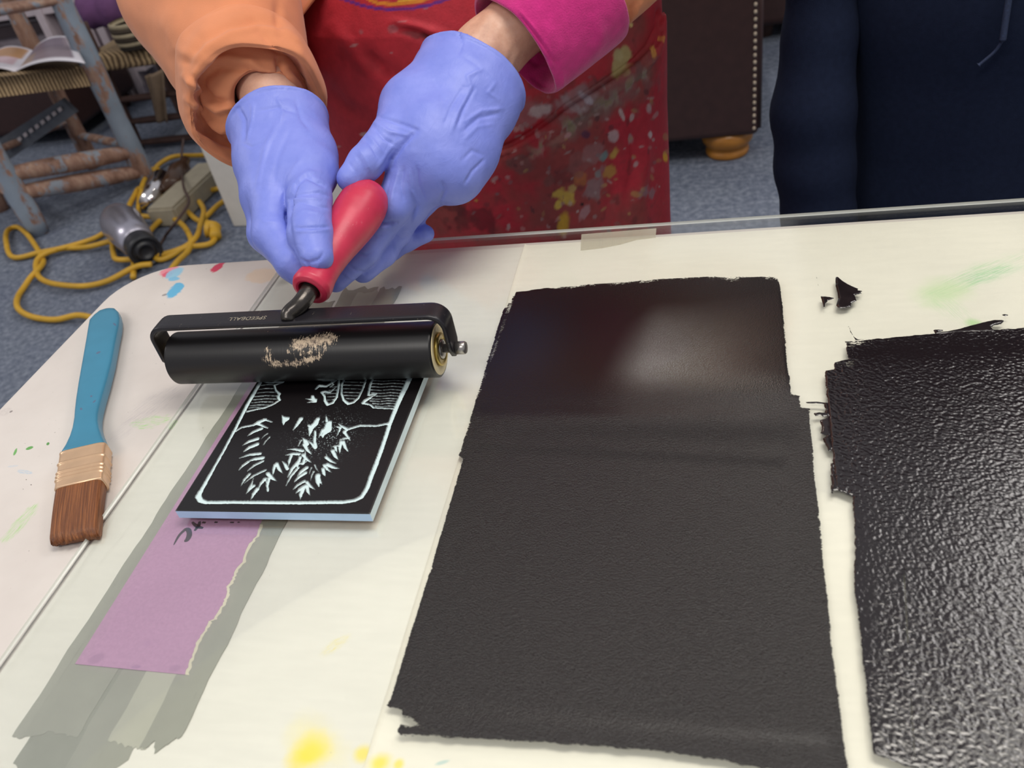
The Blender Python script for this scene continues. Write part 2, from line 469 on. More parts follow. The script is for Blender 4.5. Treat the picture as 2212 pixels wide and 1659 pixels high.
# ------------------------------------------------------------------ paper under the glass
def paper_mat(name, base, stains):
    m, nt, b = nt_new(name); p = pos_socket(nt)
    c = ramp(nt, noise(nt, p, 16, 5, .6), [(.3, lin(base) * .955), (.7, lin(base))])
    c = mixc(nt, .5, c, ramp(nt, noise(nt, mapped(nt, p, scale=(1, 6, 1)), 40, 4), [(.35, (.93, .93, .93)), (.65, (1, 1, 1))]), 'MULTIPLY')
    for a, e, w, col, op, st, ed in stains:
        q = px_stain(a, e, w, ZT); c = stain(nt, c, p, *q, col, op, ed, .5, 55, st)
    sp = noise(nt, p, 480, 2, .5); c = mixc(nt, sstep(nt, sp, .78, .82), c, lin('#6a6058'))
    nt.links.new(c, b.inputs['Base Color']); b.inputs['Roughness'].default_value = .75
    h = bump(nt, None, noise(nt, p, 14, 3, .5, .6), .25, .004)
    bump(nt, b, noise(nt, p, 260, 4), .12, .0006, h)
    return m
M_PAPER1 = paper_mat('white_paper', '#e6e4da', [((625, 1680), (715, 1575), 85, '#f2dc2a', .95, 0, .75), ((640, 1660), (720, 1560), 150, '#f0e27a', .5, 0, .9),
    ((690, 1420), (760, 1370), 26, '#e6d64a', .75, .5, .7), ((770, 1650), (800, 1610), 40, '#eddc50', .8, 0, .8), ((600, 1290), (420, 1260), 60, '#d9dad6', .5, .4, .9),
    ((280, 1060), (140, 1290), 10, '#b9b4ab', .5, .6, .8), ((330, 1080), (200, 1240), 9, '#8d8780', .3, .8, .8),
    ((610, 605), (640, 570), 26, '#54504a', .55, .6, .8), ((590, 615), (650, 600), 20, '#8a867d', .5, .0, .8)])
M_PAPER2 = paper_mat('cream_paper', '#efebdd', [((795, 1670), (850, 1635), 50, '#eddc40', .85, 0, .8), ((855, 1670), (870, 1640), 26, '#eddc50', .8, 0, .8),
    ((1985, 655), (2230, 545), 46, '#a9d8a2', .8, .15, .8), ((2060, 620), (2230, 570), 30, '#86cf96', .7, .3, .8), ((1975, 660), (2100, 610), 70, '#cfe3b4', .7, 0, .9),
    ((2000, 620), (2110, 720), 50, '#c4dfb4', .6, .2, .9), ((2080, 690), (2130, 715), 24, '#a8d68c', .7, 0, .8), ((940, 1655), (975, 1645), 10, '#9ec6c4', .6, 0, .6)])
def sheet(name, x0, x1, y0, y1, z, mat, label, n=40, amp=.0):
    xs, ys = x0 + (x1 - x0) * np.linspace(0, 1, n) ** 3, np.linspace(y0, y1, n)
    X, Y = np.meshgrid(xs, ys, indexing='ij'); V = np.stack([X.ravel(), Y.ravel(), z + amp * np.exp(-(X.ravel() - x0) / .0014)], 1)
    F = grid_faces(n, n, close_m=False); F = [q[::-1] for q in F]; nv = len(V)
    V2 = V.copy(); V2[:, 2] -= .0006
    b_ = [i * n for i in range(n)] + [(n - 1) * n + j for j in range(1, n)] + [i * n + n - 1 for i in range(n - 2, -1, -1)] + list(range(n - 2, 0, -1))
    F2 = F + [(b_[i], b_[(i + 1) % len(b_)], nv + b_[(i + 1) % len(b_)], nv + b_[i]) for i in range(len(b_))]
    o = mesh(name, np.vstack([V, V2]), F2, mat, smooth=False)
    return tag(o, label, 'paper')
sheet('paper_sheet', -.3905, -.1500, -.06, .632, ZT + .0007, M_PAPER1, 'white paper sheet under the glass, with the taped purple strip on it')
o = sheet('paper_sheet', -.1600, .80, -.06, .6335, ZT + .0013, M_PAPER2, 'large cream paper sheet under the glass beneath both black ink patches', amp=.0016)
o['group'] = 'paper under the glass'; bpy.data.objects['paper_sheet']['group'] = 'paper under the glass'

# tape strips and the purple paper
def tape_mat(name, col):
    m, nt, b = nt_new(name); p = pos_socket(nt)
    c = ramp(nt, noise(nt, p, 30, 5, .65), [(.3, lin(col) * .93), (.7, lin(col) * 1.05)])
    s = noise(nt, mapped(nt, p, scale=(14, 1, 1)), 14, 4, .7)
    c = mixc(nt, sstep(nt, s, .6, .75, 0, .35), c, lin('#7d7f74'))
    nt.links.new(c, b.inputs['Base Color']); b.inputs['Roughness'].default_value = .55
    bump(nt, b, noise(nt, p, 120, 3), .15, .0005); return m
M_TAPE = tape_mat('grey_tape', '#9a9b90'); M_TAPE2 = tape_mat('pale_tape', '#b3b3a5'); M_TAPE3 = tape_mat('dark_tape', '#909287')
rng = random.Random(4); rng_np = np.random.RandomState(4)
def strip(x0, x1, bottom, top, z, mat, label, i):
    """bottom: torn end (px list from left to right); x edges run straight away from us"""
    pts = [Pz(a, b2, z)[:2] for a, b2 in bottom]
    pts = [(x, q[1]) for x, q in zip(np.linspace(x0, x1, len(pts)), pts)]
    fine = []
    for a, b2 in zip(pts[:-1], pts[1:]):
        for t in np.linspace(0, 1, 5, endpoint=False):
            fine.append((a[0] + t * (b2[0] - a[0]), a[1] + t * (b2[1] - a[1]) + rng.uniform(-.0008, .0008)))
    fine.append(pts[-1])
    n = 60; ys = np.linspace(fine[-1][1] + .004, top, n)
    right = [(x1 + .0005 * math.sin(y * 130 + i) + rng.uniform(-.0003, .0003), y) for y in ys]
    tp = [(x, top + rng.uniform(-.004, .004)) for x in np.linspace(x1, x0, 8)]
    left = [(x0 + .0005 * math.sin(y * 110 + 2 * i) + rng.uniform(-.0003, .0003), y) for y in np.linspace(top, fine[0][1] + .004, n)]
    o = slab('tape_strip', fine + right[:-1] + tp + left[1:], z - .00012, z, mat)
    tag(o, label, 'tape', 'grey tape strips under the glass')
za = ZT + .0008
strip(-.3565, -.318, [(33, 1589), (52, 1595), (80, 1590), (88, 1580), (100, 1582), (122, 1587), (150, 1590)], .560, za + .00030, M_TAPE, 'grey tape strip along the edge of the purple paper nearest the brush', 0)
strip(-.346, -.313, [(55, 1650), (90, 1690), (150, 1720), (190, 1720)], .535, za + .00014, M_TAPE3, 'grey tape strip reaching furthest toward the viewer, out of the picture', 1)
strip(-.3155, -.283, [(140, 1715), (200, 1710), (262, 1640)], .578, za + .00018, M_TAPE, 'grey tape strip in the middle, beside the longest one', 2)
strip(-.300, -.2765, [(236, 1598), (250, 1605), (270, 1612), (290, 1614), (305, 1618)], .572, za + .00034, M_TAPE2, 'pale tape strip with a short torn end in the middle of the row', 3)
strip(-.2805, -.2605, [(305, 1613), (318, 1620), (330, 1600), (338, 1626), (360, 1612), (380, 1600), (401, 1592)], .576, za + .00046, M_TAPE, 'grey tape strip furthest from the brush, with a jagged torn end', 4)
m, nt, b = nt_new('purple_paper'); p = pos_socket(nt)
c = ramp(nt, noise(nt, p, 500, 4, .7), [(.3, lin('#b188a9')), (.7, lin('#be93b5'))])
c = mixc(nt, .5, c, ramp(nt, noise(nt, p, 12, 3), [(.35, (.93, .93, .93)), (.65, (1.03, 1.03, 1.03))]), 'MULTIPLY')
for a, e, w, col, op in [((190, 1432), (232, 1420), 20, '#a07a9c', .6), ((365, 1448), (395, 1446), 14, '#a07a9c', .5), ((285, 1444), (310, 1444), 8, '#96709a', .5), ((315, 1390), (328, 1396), 14, '#ab82a8', .4)]:
    c = stain(nt, c, p, *px_stain(a, e, w, ZT), col, op, .4, .3, 90)
nt.links.new(c, b.inputs['Base Color']); b.inputs['Roughness'].default_value = .8
M_PURPLE = m
zp = ZT + .0015
torn = zmap(0, 1060, 2.77, [(1105, 1100), (1130, 1040), (1150, 980), (1172, 910), (1215, 850), (1238, 800), (1250, 780), (1280, 768), (1305, 715), (1330, 680), (1345, 640), (1357, 600), (1352, 575), (1392, 528), (1400, 485), (1448, 425), (1480, 330), (1532, 272), (1555, 200)])
tw = [Pz(x, y, zp)[:2] for x, y in torn]
fine = []
for a, e in zip(tw[:-1], tw[1:]):
    for t in np.linspace(0, 1, 4, endpoint=False): fine.append(a + t * (e - a) + np.array([rng.uniform(-.0005, .0005), 0]))
fine += [tw[-1], np.array([-.276, .36]), np.array([-.279, .42]), np.array([-.277, .47]), np.array([-.277, .5]), np.array([-.3485, .5])]
pp_ = empty('purple_note', (-.312, .35, ZT + .0015), 'purple paper strip with handwriting, torn along one edge and held by grey tape', 'paper')
lft = [Pz(162, 1434, zp)[:2]]
slab('sheet', lft + fine, zp - .0002, zp, M_PURPLE, pp_)
E1 = np.array(fine[:-5]); E2 = E1 + np.array([.0019, 0]) + np.c_[rng_np.uniform(-.0007, .0006, len(E1)), np.zeros(len(E1))]; k = len(E1)
mesh('torn_edge', np.vstack([np.c_[E1 - (.001, 0), np.full(k, zp - .0001)], np.c_[E2, np.full(k, zp - .00016)]]), [(i, k + i, k + i + 1, i + 1) for i in range(k - 1)], simple('torn_fibre', '#d2cdb6', .9), pp_)
def stroke_ribbon(pts, wpx, z):
    """inked pen line on a flat surface; pts in px, w = width in px at each point"""
    Pw = catmull([Pz(x, y, z)[:2] for x, y in pts], 8)
    ws = np.interp(np.linspace(0, 1, len(Pw)), np.linspace(0, 1, len(wpx)), wpx) / 3500
    t = np.gradient(Pw, axis=0); t /= np.linalg.norm(t, axis=1)[:, None] + 1e-12; nn = np.c_[-t[:, 1], t[:, 0]]
    A, B = Pw + nn * ws[:, None] / 2, Pw - nn * ws[:, None] / 2
    V = np.vstack([np.c_[A, np.full(len(A), z)], np.c_[B, np.full(len(B), z)]]); k = len(A)
    return V, [(i, i + 1, k + i + 1, k + i) for i in range(k - 1)]
M_MARKER = simple('marker_ink', '#38313a', .6)
parts = []
for pts, w in [([(125, 1418), (135, 1400), (152, 1368), (172, 1338), (195, 1315), (218, 1297), (238, 1302), (246, 1325), (243, 1352), (228, 1378), (207, 1386)], [2, 4, 6, 7, 8, 9, 11, 12, 13, 12, 6]),
               ([(268, 1240), (290, 1262), (316, 1278), (352, 1288)], [5, 8, 9, 5]), ([(286, 1308), (305, 1285), (318, 1268), (326, 1235)], [5, 9, 9, 6]),
               ([(345, 1242), (372, 1246)], [6, 5]), ([(440, 1241), (465, 1243)], [5, 4]), ([(560, 1243), (590, 1244)], [4, 4]), ([(618, 1241), (635, 1243)], [4, 3])]:
    parts.append(stroke_ribbon(zmap(340, 780, 3.568, pts), w, zp + .00005))
V, F = join_vf(parts); mesh('handwriting', V, F, M_MARKER, pp_)
# clear tape on the far paper edge
m, nt, b = nt_new('clear_tape'); b.inputs['Base Color'].default_value = (*lin('#e6e0cc'), 1); b.inputs['Roughness'].default_value = .25
b.inputs['Alpha'].default_value = .38; bump(nt, b, noise(nt, mapped(nt, pos_socket(nt), scale=(1, .3, 1)), 90, 3, .6, 2), .5, .002)
ct = [Pz(x, y, ZT + .0016)[:2] for x, y in [(1254, 541), (1256, 506), (1418, 493), (1416, 513), (1375, 518), (1340, 528), (1300, 536)]]
tag(slab('clear_tape', ct, ZT + .00150, ZT + .0016, m), 'wrinkled clear tape at the far edge of the cream paper', 'tape')

# ------------------------------------------------------------------ the glass sheet
m, nt, b = nt_new('clear_glass'); nt.nodes.remove(b); out = nt.nodes['Material Output']
tr = N_(nt, 'ShaderNodeBsdfTransparent'); tr.inputs[0].default_value = (.985, .99, .982, 1)
gl = N_(nt, 'ShaderNodeBsdfGlossy'); gl.inputs['Roughness'].default_value = .16
fr = N_(nt, 'ShaderNodeFresnel'); fr.inputs[0].default_value = 1.45
mx = N_(nt, 'ShaderNodeMixShader'); nt.links.new(mth(nt, 'MULTIPLY', fr.outputs[0], .26), mx.inputs[0]); nt.links.new(tr.outputs[0], mx.inputs[1]); nt.links.new(gl.outputs[0], mx.inputs[2])
nt.links.new(mx.outputs[0], out.inputs['Surface']); M_GLASS = m
m, nt, b = nt_new('glass_edge'); b.inputs['Base Color'].default_value = (*lin('#eef0ea'), 1); b.inputs['Roughness'].default_value = .15
b.inputs['Alpha'].default_value = .72; M_GEDGE = m
gx0, gx1, gy0, gy1 = -.3925, .95, -.09, .6505
bm = bmesh.new(); bmesh.ops.create_cube(bm, size=1)
for v in bm.verts: v.co = Vector(((gx0 + gx1) / 2 + v.co.x * (gx1 - gx0), (gy0 + gy1) / 2 + v.co.y * (gy1 - gy0), ZG - .0015 + v.co.z * .0030))
ed = [e for e in bm.edges if abs(e.verts[0].co.z - e.verts[1].co.z) < 1e-5]
bmesh.ops.bevel(bm, geom=ed, offset=.0008, segments=1, affect='EDGES')
vs_ = [v.co[:] for v in bm.verts]; bm.verts.index_update(); fs = [[v.index for v in f.verts] for f in bm.faces]; nz = [abs(f.normal.z) for f in bm.faces]; bm.free()
o = mesh('glass_sheet', vs_, fs, [M_GLASS, M_GEDGE], smooth=False)
for q, z in zip(o.data.polygons, nz): q.material_index = 0 if z > .95 else 1
gm = simple('edge_strip', '#4f4a44', .7, var=.4, vscale=60)  # thin dark strip running along the left edge of the glass
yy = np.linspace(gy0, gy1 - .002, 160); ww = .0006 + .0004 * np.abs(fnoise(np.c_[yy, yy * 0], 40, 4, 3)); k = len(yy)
mesh('edge_strip', np.vstack([np.c_[gx0 - .0002 - ww, yy, np.full(k, ZT + .0004)], np.c_[np.full(k, gx0 + .0003), yy, np.full(k, ZT + .0012)]]), [(i, k + i, k + i + 1, i + 1) for i in range(k - 1)], gm, o)
tag(o, 'clear glass sheet over the papers, its bright edge past the table back', 'glass')

# ------------------------------------------------------------------ rolled-out ink
def ink_mat(name, col, rough, gscale, gstr, gdist, spec=.5, mult=1.0):
    m, nt, b = nt_new(name); p = pos_socket(nt); out = nt.nodes['Material Output']
    cov = N_(nt, 'ShaderNodeAttribute'); cov.attribute_name = 'cover'; gr = N_(nt, 'ShaderNodeAttribute'); gr.attribute_name = 'grain'
    n1 = noise(nt, p, gscale, 3, .6); n2 = noise(nt, p, gscale * .3, 3, .6)
    c = ramp(nt, n1, [(.35, lin(col) * .75), (.65, lin(col) * 1.25)])
    nt.links.new(c, b.inputs['Base Color']); b.inputs['Roughness'].default_value = rough; b.inputs['Specular IOR Level'].default_value = spec
    bn = N_(nt, 'ShaderNodeBump'); bn.inputs['Distance'].default_value = gdist
    nt.links.new(mth(nt, 'MULTIPLY', gr.outputs['Fac'], gstr), bn.inputs['Strength'])
    hh = mth(nt, 'MULTIPLY_ADD', n1, .7, mth(nt, 'MULTIPLY', n2, .3)); nt.links.new(hh, bn.inputs['Height']); nt.links.new(bn.outputs[0], b.inputs['Normal'])
    nn = mth(nt, 'MULTIPLY_ADD', noise(nt, mapped(nt, p, scale=(.5, 1.5, 1)), 900, 3, .7), 2.0, -.5)
    al = sstep(nt, mth(nt, 'SUBTRACT', mth(nt, 'MULTIPLY', cov.outputs['Fac'], 1.35), nn), -.12, .14)
    nt.links.new(al, b.inputs['Alpha']); return m
def ink_sheet(name, outline, mat, label, res=.002, dry=(), grain=(), base_grain=1., rag=.0008, z0=ZG + .00005, th=.0004, edge=.0012, cat='ink', group=None, pebble=None):
    o = np.array([Pz(x, y, ZG)[:2] for x, y in outline])
    lo, hi = o.min(0) - .004, o.max(0) + .004; n, k = (np.ceil((hi - lo) / res).astype(int) + 1)
    xs, ys = lo[0] + res * np.arange(n), lo[1] + res * np.arange(k); X, Y = np.meshgrid(xs, ys, indexing='ij'); G = np.stack([X.ravel(), Y.ravel()], 1)
    sd = poly_sd(G, o) + rag * fnoise(G, 300, 3, 3)
    V = np.c_[G, np.full(len(G), z0 + th)]; px, _ = project(V)
    cover = np.clip(-sd / edge, -.6, 1.2); gv = np.full(len(G), base_grain)
    for pts, w, a in dry:
        cover -= 1.45 * a * np.exp(-(line_dist(px, pts) / (1.5 * w)) ** 2) * (.75 + .5 * fnoise(G, 60, 9, 3))
    for pts, w, a in grain:
        gv += a * np.exp(-(line_dist(px, pts) / w) ** 2)
    V[:, 2] = z0 + th * np.clip(-sd / .001, .05, 1)
    if pebble:
        a_, sc = pebble; V[:, 2] += a_ * np.clip(gv, 0, 1.3) * np.clip(-sd / .0015, 0, 1) * (vnoise(G, sc, 21) + .45 * vnoise(G, sc * 1.9, 22))
    F = np.array(grid_faces(n, k, close_m=False))[:, ::-1]; keep = (sd[F] < res * .9).any(1); F = F[keep]
    u = np.unique(F); mp = -np.ones(len(V), int); mp[u] = np.arange(len(u))
    ob = mesh(name, V[u], mp[F].tolist(), mat)
    set_val(ob, cover[u], 'cover'); set_val(ob, np.clip(gv[u], 0, 3), 'grain')
    tag(ob, label, cat, group); return ob
M_INK1 = ink_mat('rolled_ink', '#15100f', .23, 1300, .9, .0010)
M_INK2 = ink_mat('thick_ink', '#1b1516', .085, 1500, .25, .0004, .8)
M_INK3 = ink_mat('wet_ink', '#201a1b', .12, 60, .15, .0010)
ink1 = [(1112, 631), (1180, 622), (1280, 612), (1400, 603), (1500, 598), (1600, 596), (1686, 597), (1692, 640), (1697, 680), (1703, 760), (1708, 830), (1710, 851), (1731, 853), (1734, 879), (1751, 881), (1754, 910),
        (1760, 1000), (1772, 1120), (1785, 1250), (1800, 1400), (1815, 1500), (1828, 1600), (1840, 1680), (1640, 1662), (1560, 1648), (1450, 1631), (1300, 1617), (1100, 1604), (950, 1597), (870, 1590),
        (856, 1586), (861, 1550), (865, 1533), (833, 1528), (838, 1515), (880, 1380), (930, 1225), (968, 1095), (1000, 990), (990, 986), (1008, 918), (1011, 905), (1047, 790), (1086, 670)]
ink_sheet('ink_patch', ink1, M_INK1, 'large flat rectangle of black ink rolled out thin on the glass, nearest the carved block', base_grain=.9,
          dry=[([(1200, 612), (1400, 598), (1690, 590)], 12, .75), ([(1690, 600), (1706, 800)], 6, .7), ([(1712, 855), (1745, 880)], 14, .4), ([(1755, 900), (1835, 1640)], 5, .5),
               ([(866, 1555), (1000, 1597), (1560, 1648)], 9, .55), ([(1110, 635), (1010, 920)], 5, .7), ([(985, 1010), (840, 1510)], 4, .6), ([(990, 960), (1005, 940)], 12, .35), ([(868, 1555), (880, 1560)], 10, .7)],
          grain=[([(1120, 690), (1680, 670)], 90, -.62), ([(1090, 815), (1690, 800)], 80, -.62), ([(1040, 885), (1640, 892)], 16, -.2), ([(1030, 965), (1690, 1000)], 10, .5), ([(1100, 930), (1700, 935)], 22, .45), ([(900, 1525), (1780, 1600)], 16, -.3)])
ink2 = [(1821, 738), (1900, 731), (2010, 722), (2060, 717), (2150, 712), (2212, 708), (2520, 690), (2660, 1200), (2740, 1740), (2400, 1728), (2280, 1725), (2000, 1668), (1953, 1656), (1905, 1638), (1884, 1630), (1880, 1612), (1874, 1560), (1866, 1480),
        (1857, 1400), (1846, 1300), (1841, 1250), (1843, 1150), (1839, 1072), (1812, 1062), (1804, 1050), (1796, 990), (1790, 900), (1785, 860), (1781, 801), (1799, 799), (1798, 783), (1828, 776)]
ink_sheet('ink_patch', ink2, M_INK2, 'thick black ink patch with a glinting pebbled skin, cut off by the picture edge', base_grain=1., res=.00054, pebble=(.000130, 950), th=.0007,
          dry=[([(1824, 742), (1850, 778)], 16, .5), ([(1800, 785), (1835, 785)], 12, .55), ([(1845, 740), (2212, 715)], 8, .35), ([(1845, 1090), (1845, 1280), (1880, 1600)], 6, .35), ([(1953, 1240), (1976, 1640)], 2.2, 1.1)],
          grain=[([(1830, 765), (2212, 750)], 22, -.45), ([(1785, 830), (1800, 1050)], 16, -.6), ([(1850, 1100), (1880, 1600)], 24, -.3)])
z8 = lambda pts: zmap(1500, 540, 3.107, pts)
z6 = lambda pts: zmap(1650, 640, 3.607, pts)
GI = 'ink smears beside the thick ink patch'
ink_sheet('ink_smear', z8([(945, 190), (952, 181), (965, 182), (985, 200), (1030, 230), (1100, 262), (1095, 272), (1138, 276), (1118, 286), (1128, 296), (1100, 300), (1075, 306), (1086, 325), (1090, 346), (1055, 360), (1050, 385), (1020, 390), (990, 395), (958, 390), (950, 372), (962, 330), (958, 290), (945, 240)]), M_INK3,
          'black fan-shaped ink smear alone on the paper between the two ink patches', res=.0007, rag=.0003, th=.0007, edge=.0006, group=GI)
ink_sheet('ink_smear', z8([(818, 185), (826, 185), (836, 250), (852, 312), (875, 312), (905, 316), (942, 323), (930, 333), (900, 341), (882, 360), (876, 386), (866, 392), (856, 350), (846, 310), (828, 235)]), M_INK3,
          'thin black ink streak with a small barb, next to the fan-shaped smear', res=.0007, rag=.0002, th=.0005, edge=.0006, group=GI)
ink_sheet('ink_smear', z8([(1600, 545), (1606, 536), (1640, 535), (1675, 537), (1672, 548), (1640, 552), (1700, 546), (1780, 530), (1900, 495), (2010, 470), (2070, 471), (2084, 481), (2060, 500), (2010, 512), (1992, 522), (2012, 542), (2050, 538), (2110, 528), (2150, 540), (2060, 552), (1960, 556), (1880, 556), (1800, 560), (1700, 566), (1618, 568)]), M_INK3,
          'long glossy black ink smear lying along the far edge of the thick patch', res=.0008, rag=.0003, th=.0009, edge=.0007, group=GI)
ink_sheet('ink_smear', z6([(320, 825), (400, 822), (505, 830), (515, 900), (522, 975), (528, 1110), (545, 1190), (530, 1210), (500, 1215), (470, 1150), (455, 1112), (490, 1088), (440, 1070), (446, 1015), (432, 985), (436, 968), (480, 955), (496, 938), (460, 946), (440, 930), (400, 942), (385, 912), (430, 905), (470, 908), (478, 880), (462, 846), (400, 838), (330, 838)]), M_INK3,
          'ragged black ink drips in the gap between both ink patches, the larger cluster', res=.0008, rag=.0005, th=.0007, edge=.0007, group=GI)
ink_sheet('ink_smear', z6([(510, 1300), (560, 1296), (558, 1370), (575, 1420), (600, 1470), (592, 1512), (548, 1520), (545, 1545), (522, 1540), (522, 1500), (532, 1450), (516, 1400), (514, 1350)]), M_INK3,
          'small broken ink drips on the glass below the larger ragged drips', res=.0008, rag=.0009, th=.0006, edge=.0007, group=GI)
ink_sheet('ink_smear', z8([(1030, 508), (1040, 510), (1050, 545), (1075, 585), (1098, 600), (1150, 600), (1110, 607), (1080, 608), (1060, 575), (1044, 550)]), M_INK3,
          'hair-thin curl of black ink at the far corner of the thick patch', res=.0006, rag=.0001, th=.0003, edge=.0005, group=GI)
ink_sheet('ink_smear', z8([(2062, 435), (2080, 430), (2105, 434), (2108, 441), (2085, 446), (2068, 442)]), M_INK3, 'small grey-black ink fleck above the long glossy smear', res=.0005, rag=.0001, th=.0003, edge=.0005, group=GI)

# ================================================================== carved printing block
ZB = ZG + .0085
b0 = np.array([-.3318, .3045]); b1 = np.array([-.1995, .484])
BT = .8; 
root = empty('carved_block', ((b0[0] + b1[0]) / 2, (b0[1] + b1[1]) / 2, ZG), 'carved lino block inked black, pale blue lines cut into it, under the roller', 'printing block')
z5 = lambda pts: np.array([Pz(x, y, ZB)[:2] for x, y in zmap(340, 780, 3.568, pts)])
res = .00045
nx, ny = int((b1[0] - b0[0]) / res) + 1, int((b1[1] - b0[1]) / res) + 1
X, Y = np.meshgrid(np.linspace(b0[0], b1[0], nx), np.linspace(b0[1], b1[1], ny), indexing='ij'); G = np.stack([X.ravel(), Y.ravel()], 1)
cut = np.full(len(G), -1.0)     # >0 inside a cut
def add_line(pts, w, taper=False):
    """w: width in crop px (3.568 px per picture px, about 3.2 picture px per mm)"""
    q = z5(pts); r0 = np.array(w if hasattr(w, '__len__') else [w] * len(q), float) / 3.568 / 3250 / 2 * 1.22
    if len(r0) != len(q): r0 = np.interp(np.linspace(0, 1, len(q)), np.linspace(0, 1, len(r0)), r0)
    for i in range(len(q) - 1):
        rr = max(r0[i], r0[i + 1]) + .001
        lo, hi = np.minimum(q[i], q[i + 1]) - rr, np.maximum(q[i], q[i + 1]) + rr
        k = np.where(((G > lo) & (G < hi)).all(1))[0]
        if len(k) == 0: continue
        d, t = seg_dist(G[k], q[i], q[i + 1])
        cut[k] = np.maximum(cut[k], (r0[i] + (r0[i + 1] - r0[i]) * t - d) / .0006)
def add_poly(pts):
    q = z5(pts); lo, hi = q.min(0) - .001, q.max(0) + .001
    k = np.where(((G > lo) & (G < hi)).all(1))[0]
    cut[k] = np.maximum(cut[k], -poly_sd(G[k], q) / .0006)
add_line([(900, -30), (800, 150), (690, 340), (600, 520), (510, 690), (430, 830), (340, 990), (312, 1040), (330, 1072), (375, 1088), (560, 1086), (800, 1088), (1100, 1090), (1440, 1085), (1520, 1072), (1572, 1048), (1615, 980), (1650, 880), (1690, 780), (1740, 640), (1792, 480), (1850, 330), (1935, 150), (1990, 20)],
         [30, 30, 28, 22, 20, 22, 30, 40, 36, 28, 26, 26, 26, 26, 26, 28, 28, 30, 30, 28, 28, 34, 40, 36])
add_line([(600, 540), (650, 510), (740, 492), (780, 470), (830, 450)], [16, 18, 20, 34, 26]); add_line([(820, 448), (885, 470)], [20, 8]); add_line([(770, 480), (850, 515)], [26, 8])
add_line([(1790, 478), (1690, 498), (1560, 496), (1465, 525), (1430, 505), (1395, 483)], [22, 18, 20, 22, 18, 8]); add_line([(1462, 525), (1440, 545), (1485, 610)], [24, 26, 8])
# upper cells
add_line([(800, 150), (860, 168), (970, 158)], [14, 16, 18]); add_line([(965, 165), (900, 185), (912, 225), (940, 250), (930, 275), (942, 300), (900, 328), (830, 358), (760, 372), (690, 388)], [14, 16, 16, 22, 22, 18, 16, 18, 16, 18])
for y, x0, x1 in [(182, 800, 890), (212, 780, 905), (240, 765, 925), (268, 745, 925), (292, 735, 930), (315, 725, 890), (338, 715, 860), (356, 705, 800)]:
    add_line([(x0, y + 6), ((x0 + x1) / 2, y - 2), (x1, y)], [7, 9, 6])
add_poly([(1135, 290), (1180, 288), (1185, 265), (1205, 262), (1215, 285), (1232, 292), (1228, 318), (1150, 320), (1195, 305)])
add_line([(1220, 215), (1245, 190), (1300, 195), (1375, 150)], [14, 26, 20, 14]); add_line([(1260, 150), (1350, 150), (1390, 140)], [10, 12, 10]); add_line([(1340, 160), (1355, 180), (1330, 200)], [10, 14, 10])
add_line([(1400, 120), (1395, 200), (1380, 280), (1350, 322), (1312, 335), (1290, 305), (1288, 270), (1265, 240), (1290, 235), (1330, 240), (1370, 205)], [16, 18, 18, 20, 24, 20, 18, 18, 22, 16, 10])
for y, x0, x1 in [(200, 1340, 1395), (226, 1320, 1390), (252, 1290, 1385), (276, 1310, 1380), (300, 1305, 1375)]: add_line([(x0, y), (x1, y - 4)], [6, 8])
add_line([(1455, 110), (1420, 180), (1418, 250), (1435, 300), (1470, 328), (1510, 318), (1548, 285), (1575, 230), (1595, 180), (1612, 120)], [14, 16, 16, 20, 24, 20, 16, 16, 16, 14])
for y, x0, x1 in [(160, 1440, 1590), (184, 1430, 1585), (212, 1432, 1570), (240, 1436, 1560), (264, 1440, 1545), (288, 1455, 1535)]: add_line([(x0, y), (x1, y + 4)], [8, 6])
add_line([(1670, 110), (1640, 180), (1625, 262), (1690, 250), (1660, 268), (1600, 305), (1582, 322), (1640, 335), (1665, 358), (1740, 362), (1825, 366)], [14, 18, 18, 14, 12, 30, 22, 14, 14, 14, 12])
for y, x0, x1 in [(150, 1660, 1910), (172, 1650, 1900), (196, 1642, 1890), (220, 1640, 1880), (244, 1650, 1870), (266, 1660, 1865), (288, 1620, 1858), (306, 1640, 1850), (326, 1660, 1842), (346, 1680, 1838)]:
    add_line([(x0, y), ((2 * x0 + x1) / 3, y + 5), ((x0 + 2 * x1) / 3, y - 2), (x1, y + 4)], [10, 6, 8, 6])
# blobs
add_poly([(958, 415), (975, 425), (1020, 432), (1015, 448), (985, 470), (970, 498), (958, 470)])
add_line([(1105, 445), (1075, 490), (1045, 532)], [34, 26, 6]); add_line([(1235, 445), (1215, 485), (1185, 510), (1170, 575)], [30, 44, 44, 8]); add_line([(1165, 495), (1190, 505)], [20, 30])
add_line([(1300, 425), (1305, 460)], [8, 22]); add_line([(1320, 475), (1310, 530), (1275, 565), (1272, 590)], [44, 60, 30, 6]); add_line([(1275, 530), (1240, 590)], [26, 5])
add_line([(1385, 505), (1410, 510), (1382, 580)], [14, 20, 5]); add_line([(1215, 540), (1210, 620), (1222, 660), (1190, 640)], [18, 22, 22, 12])
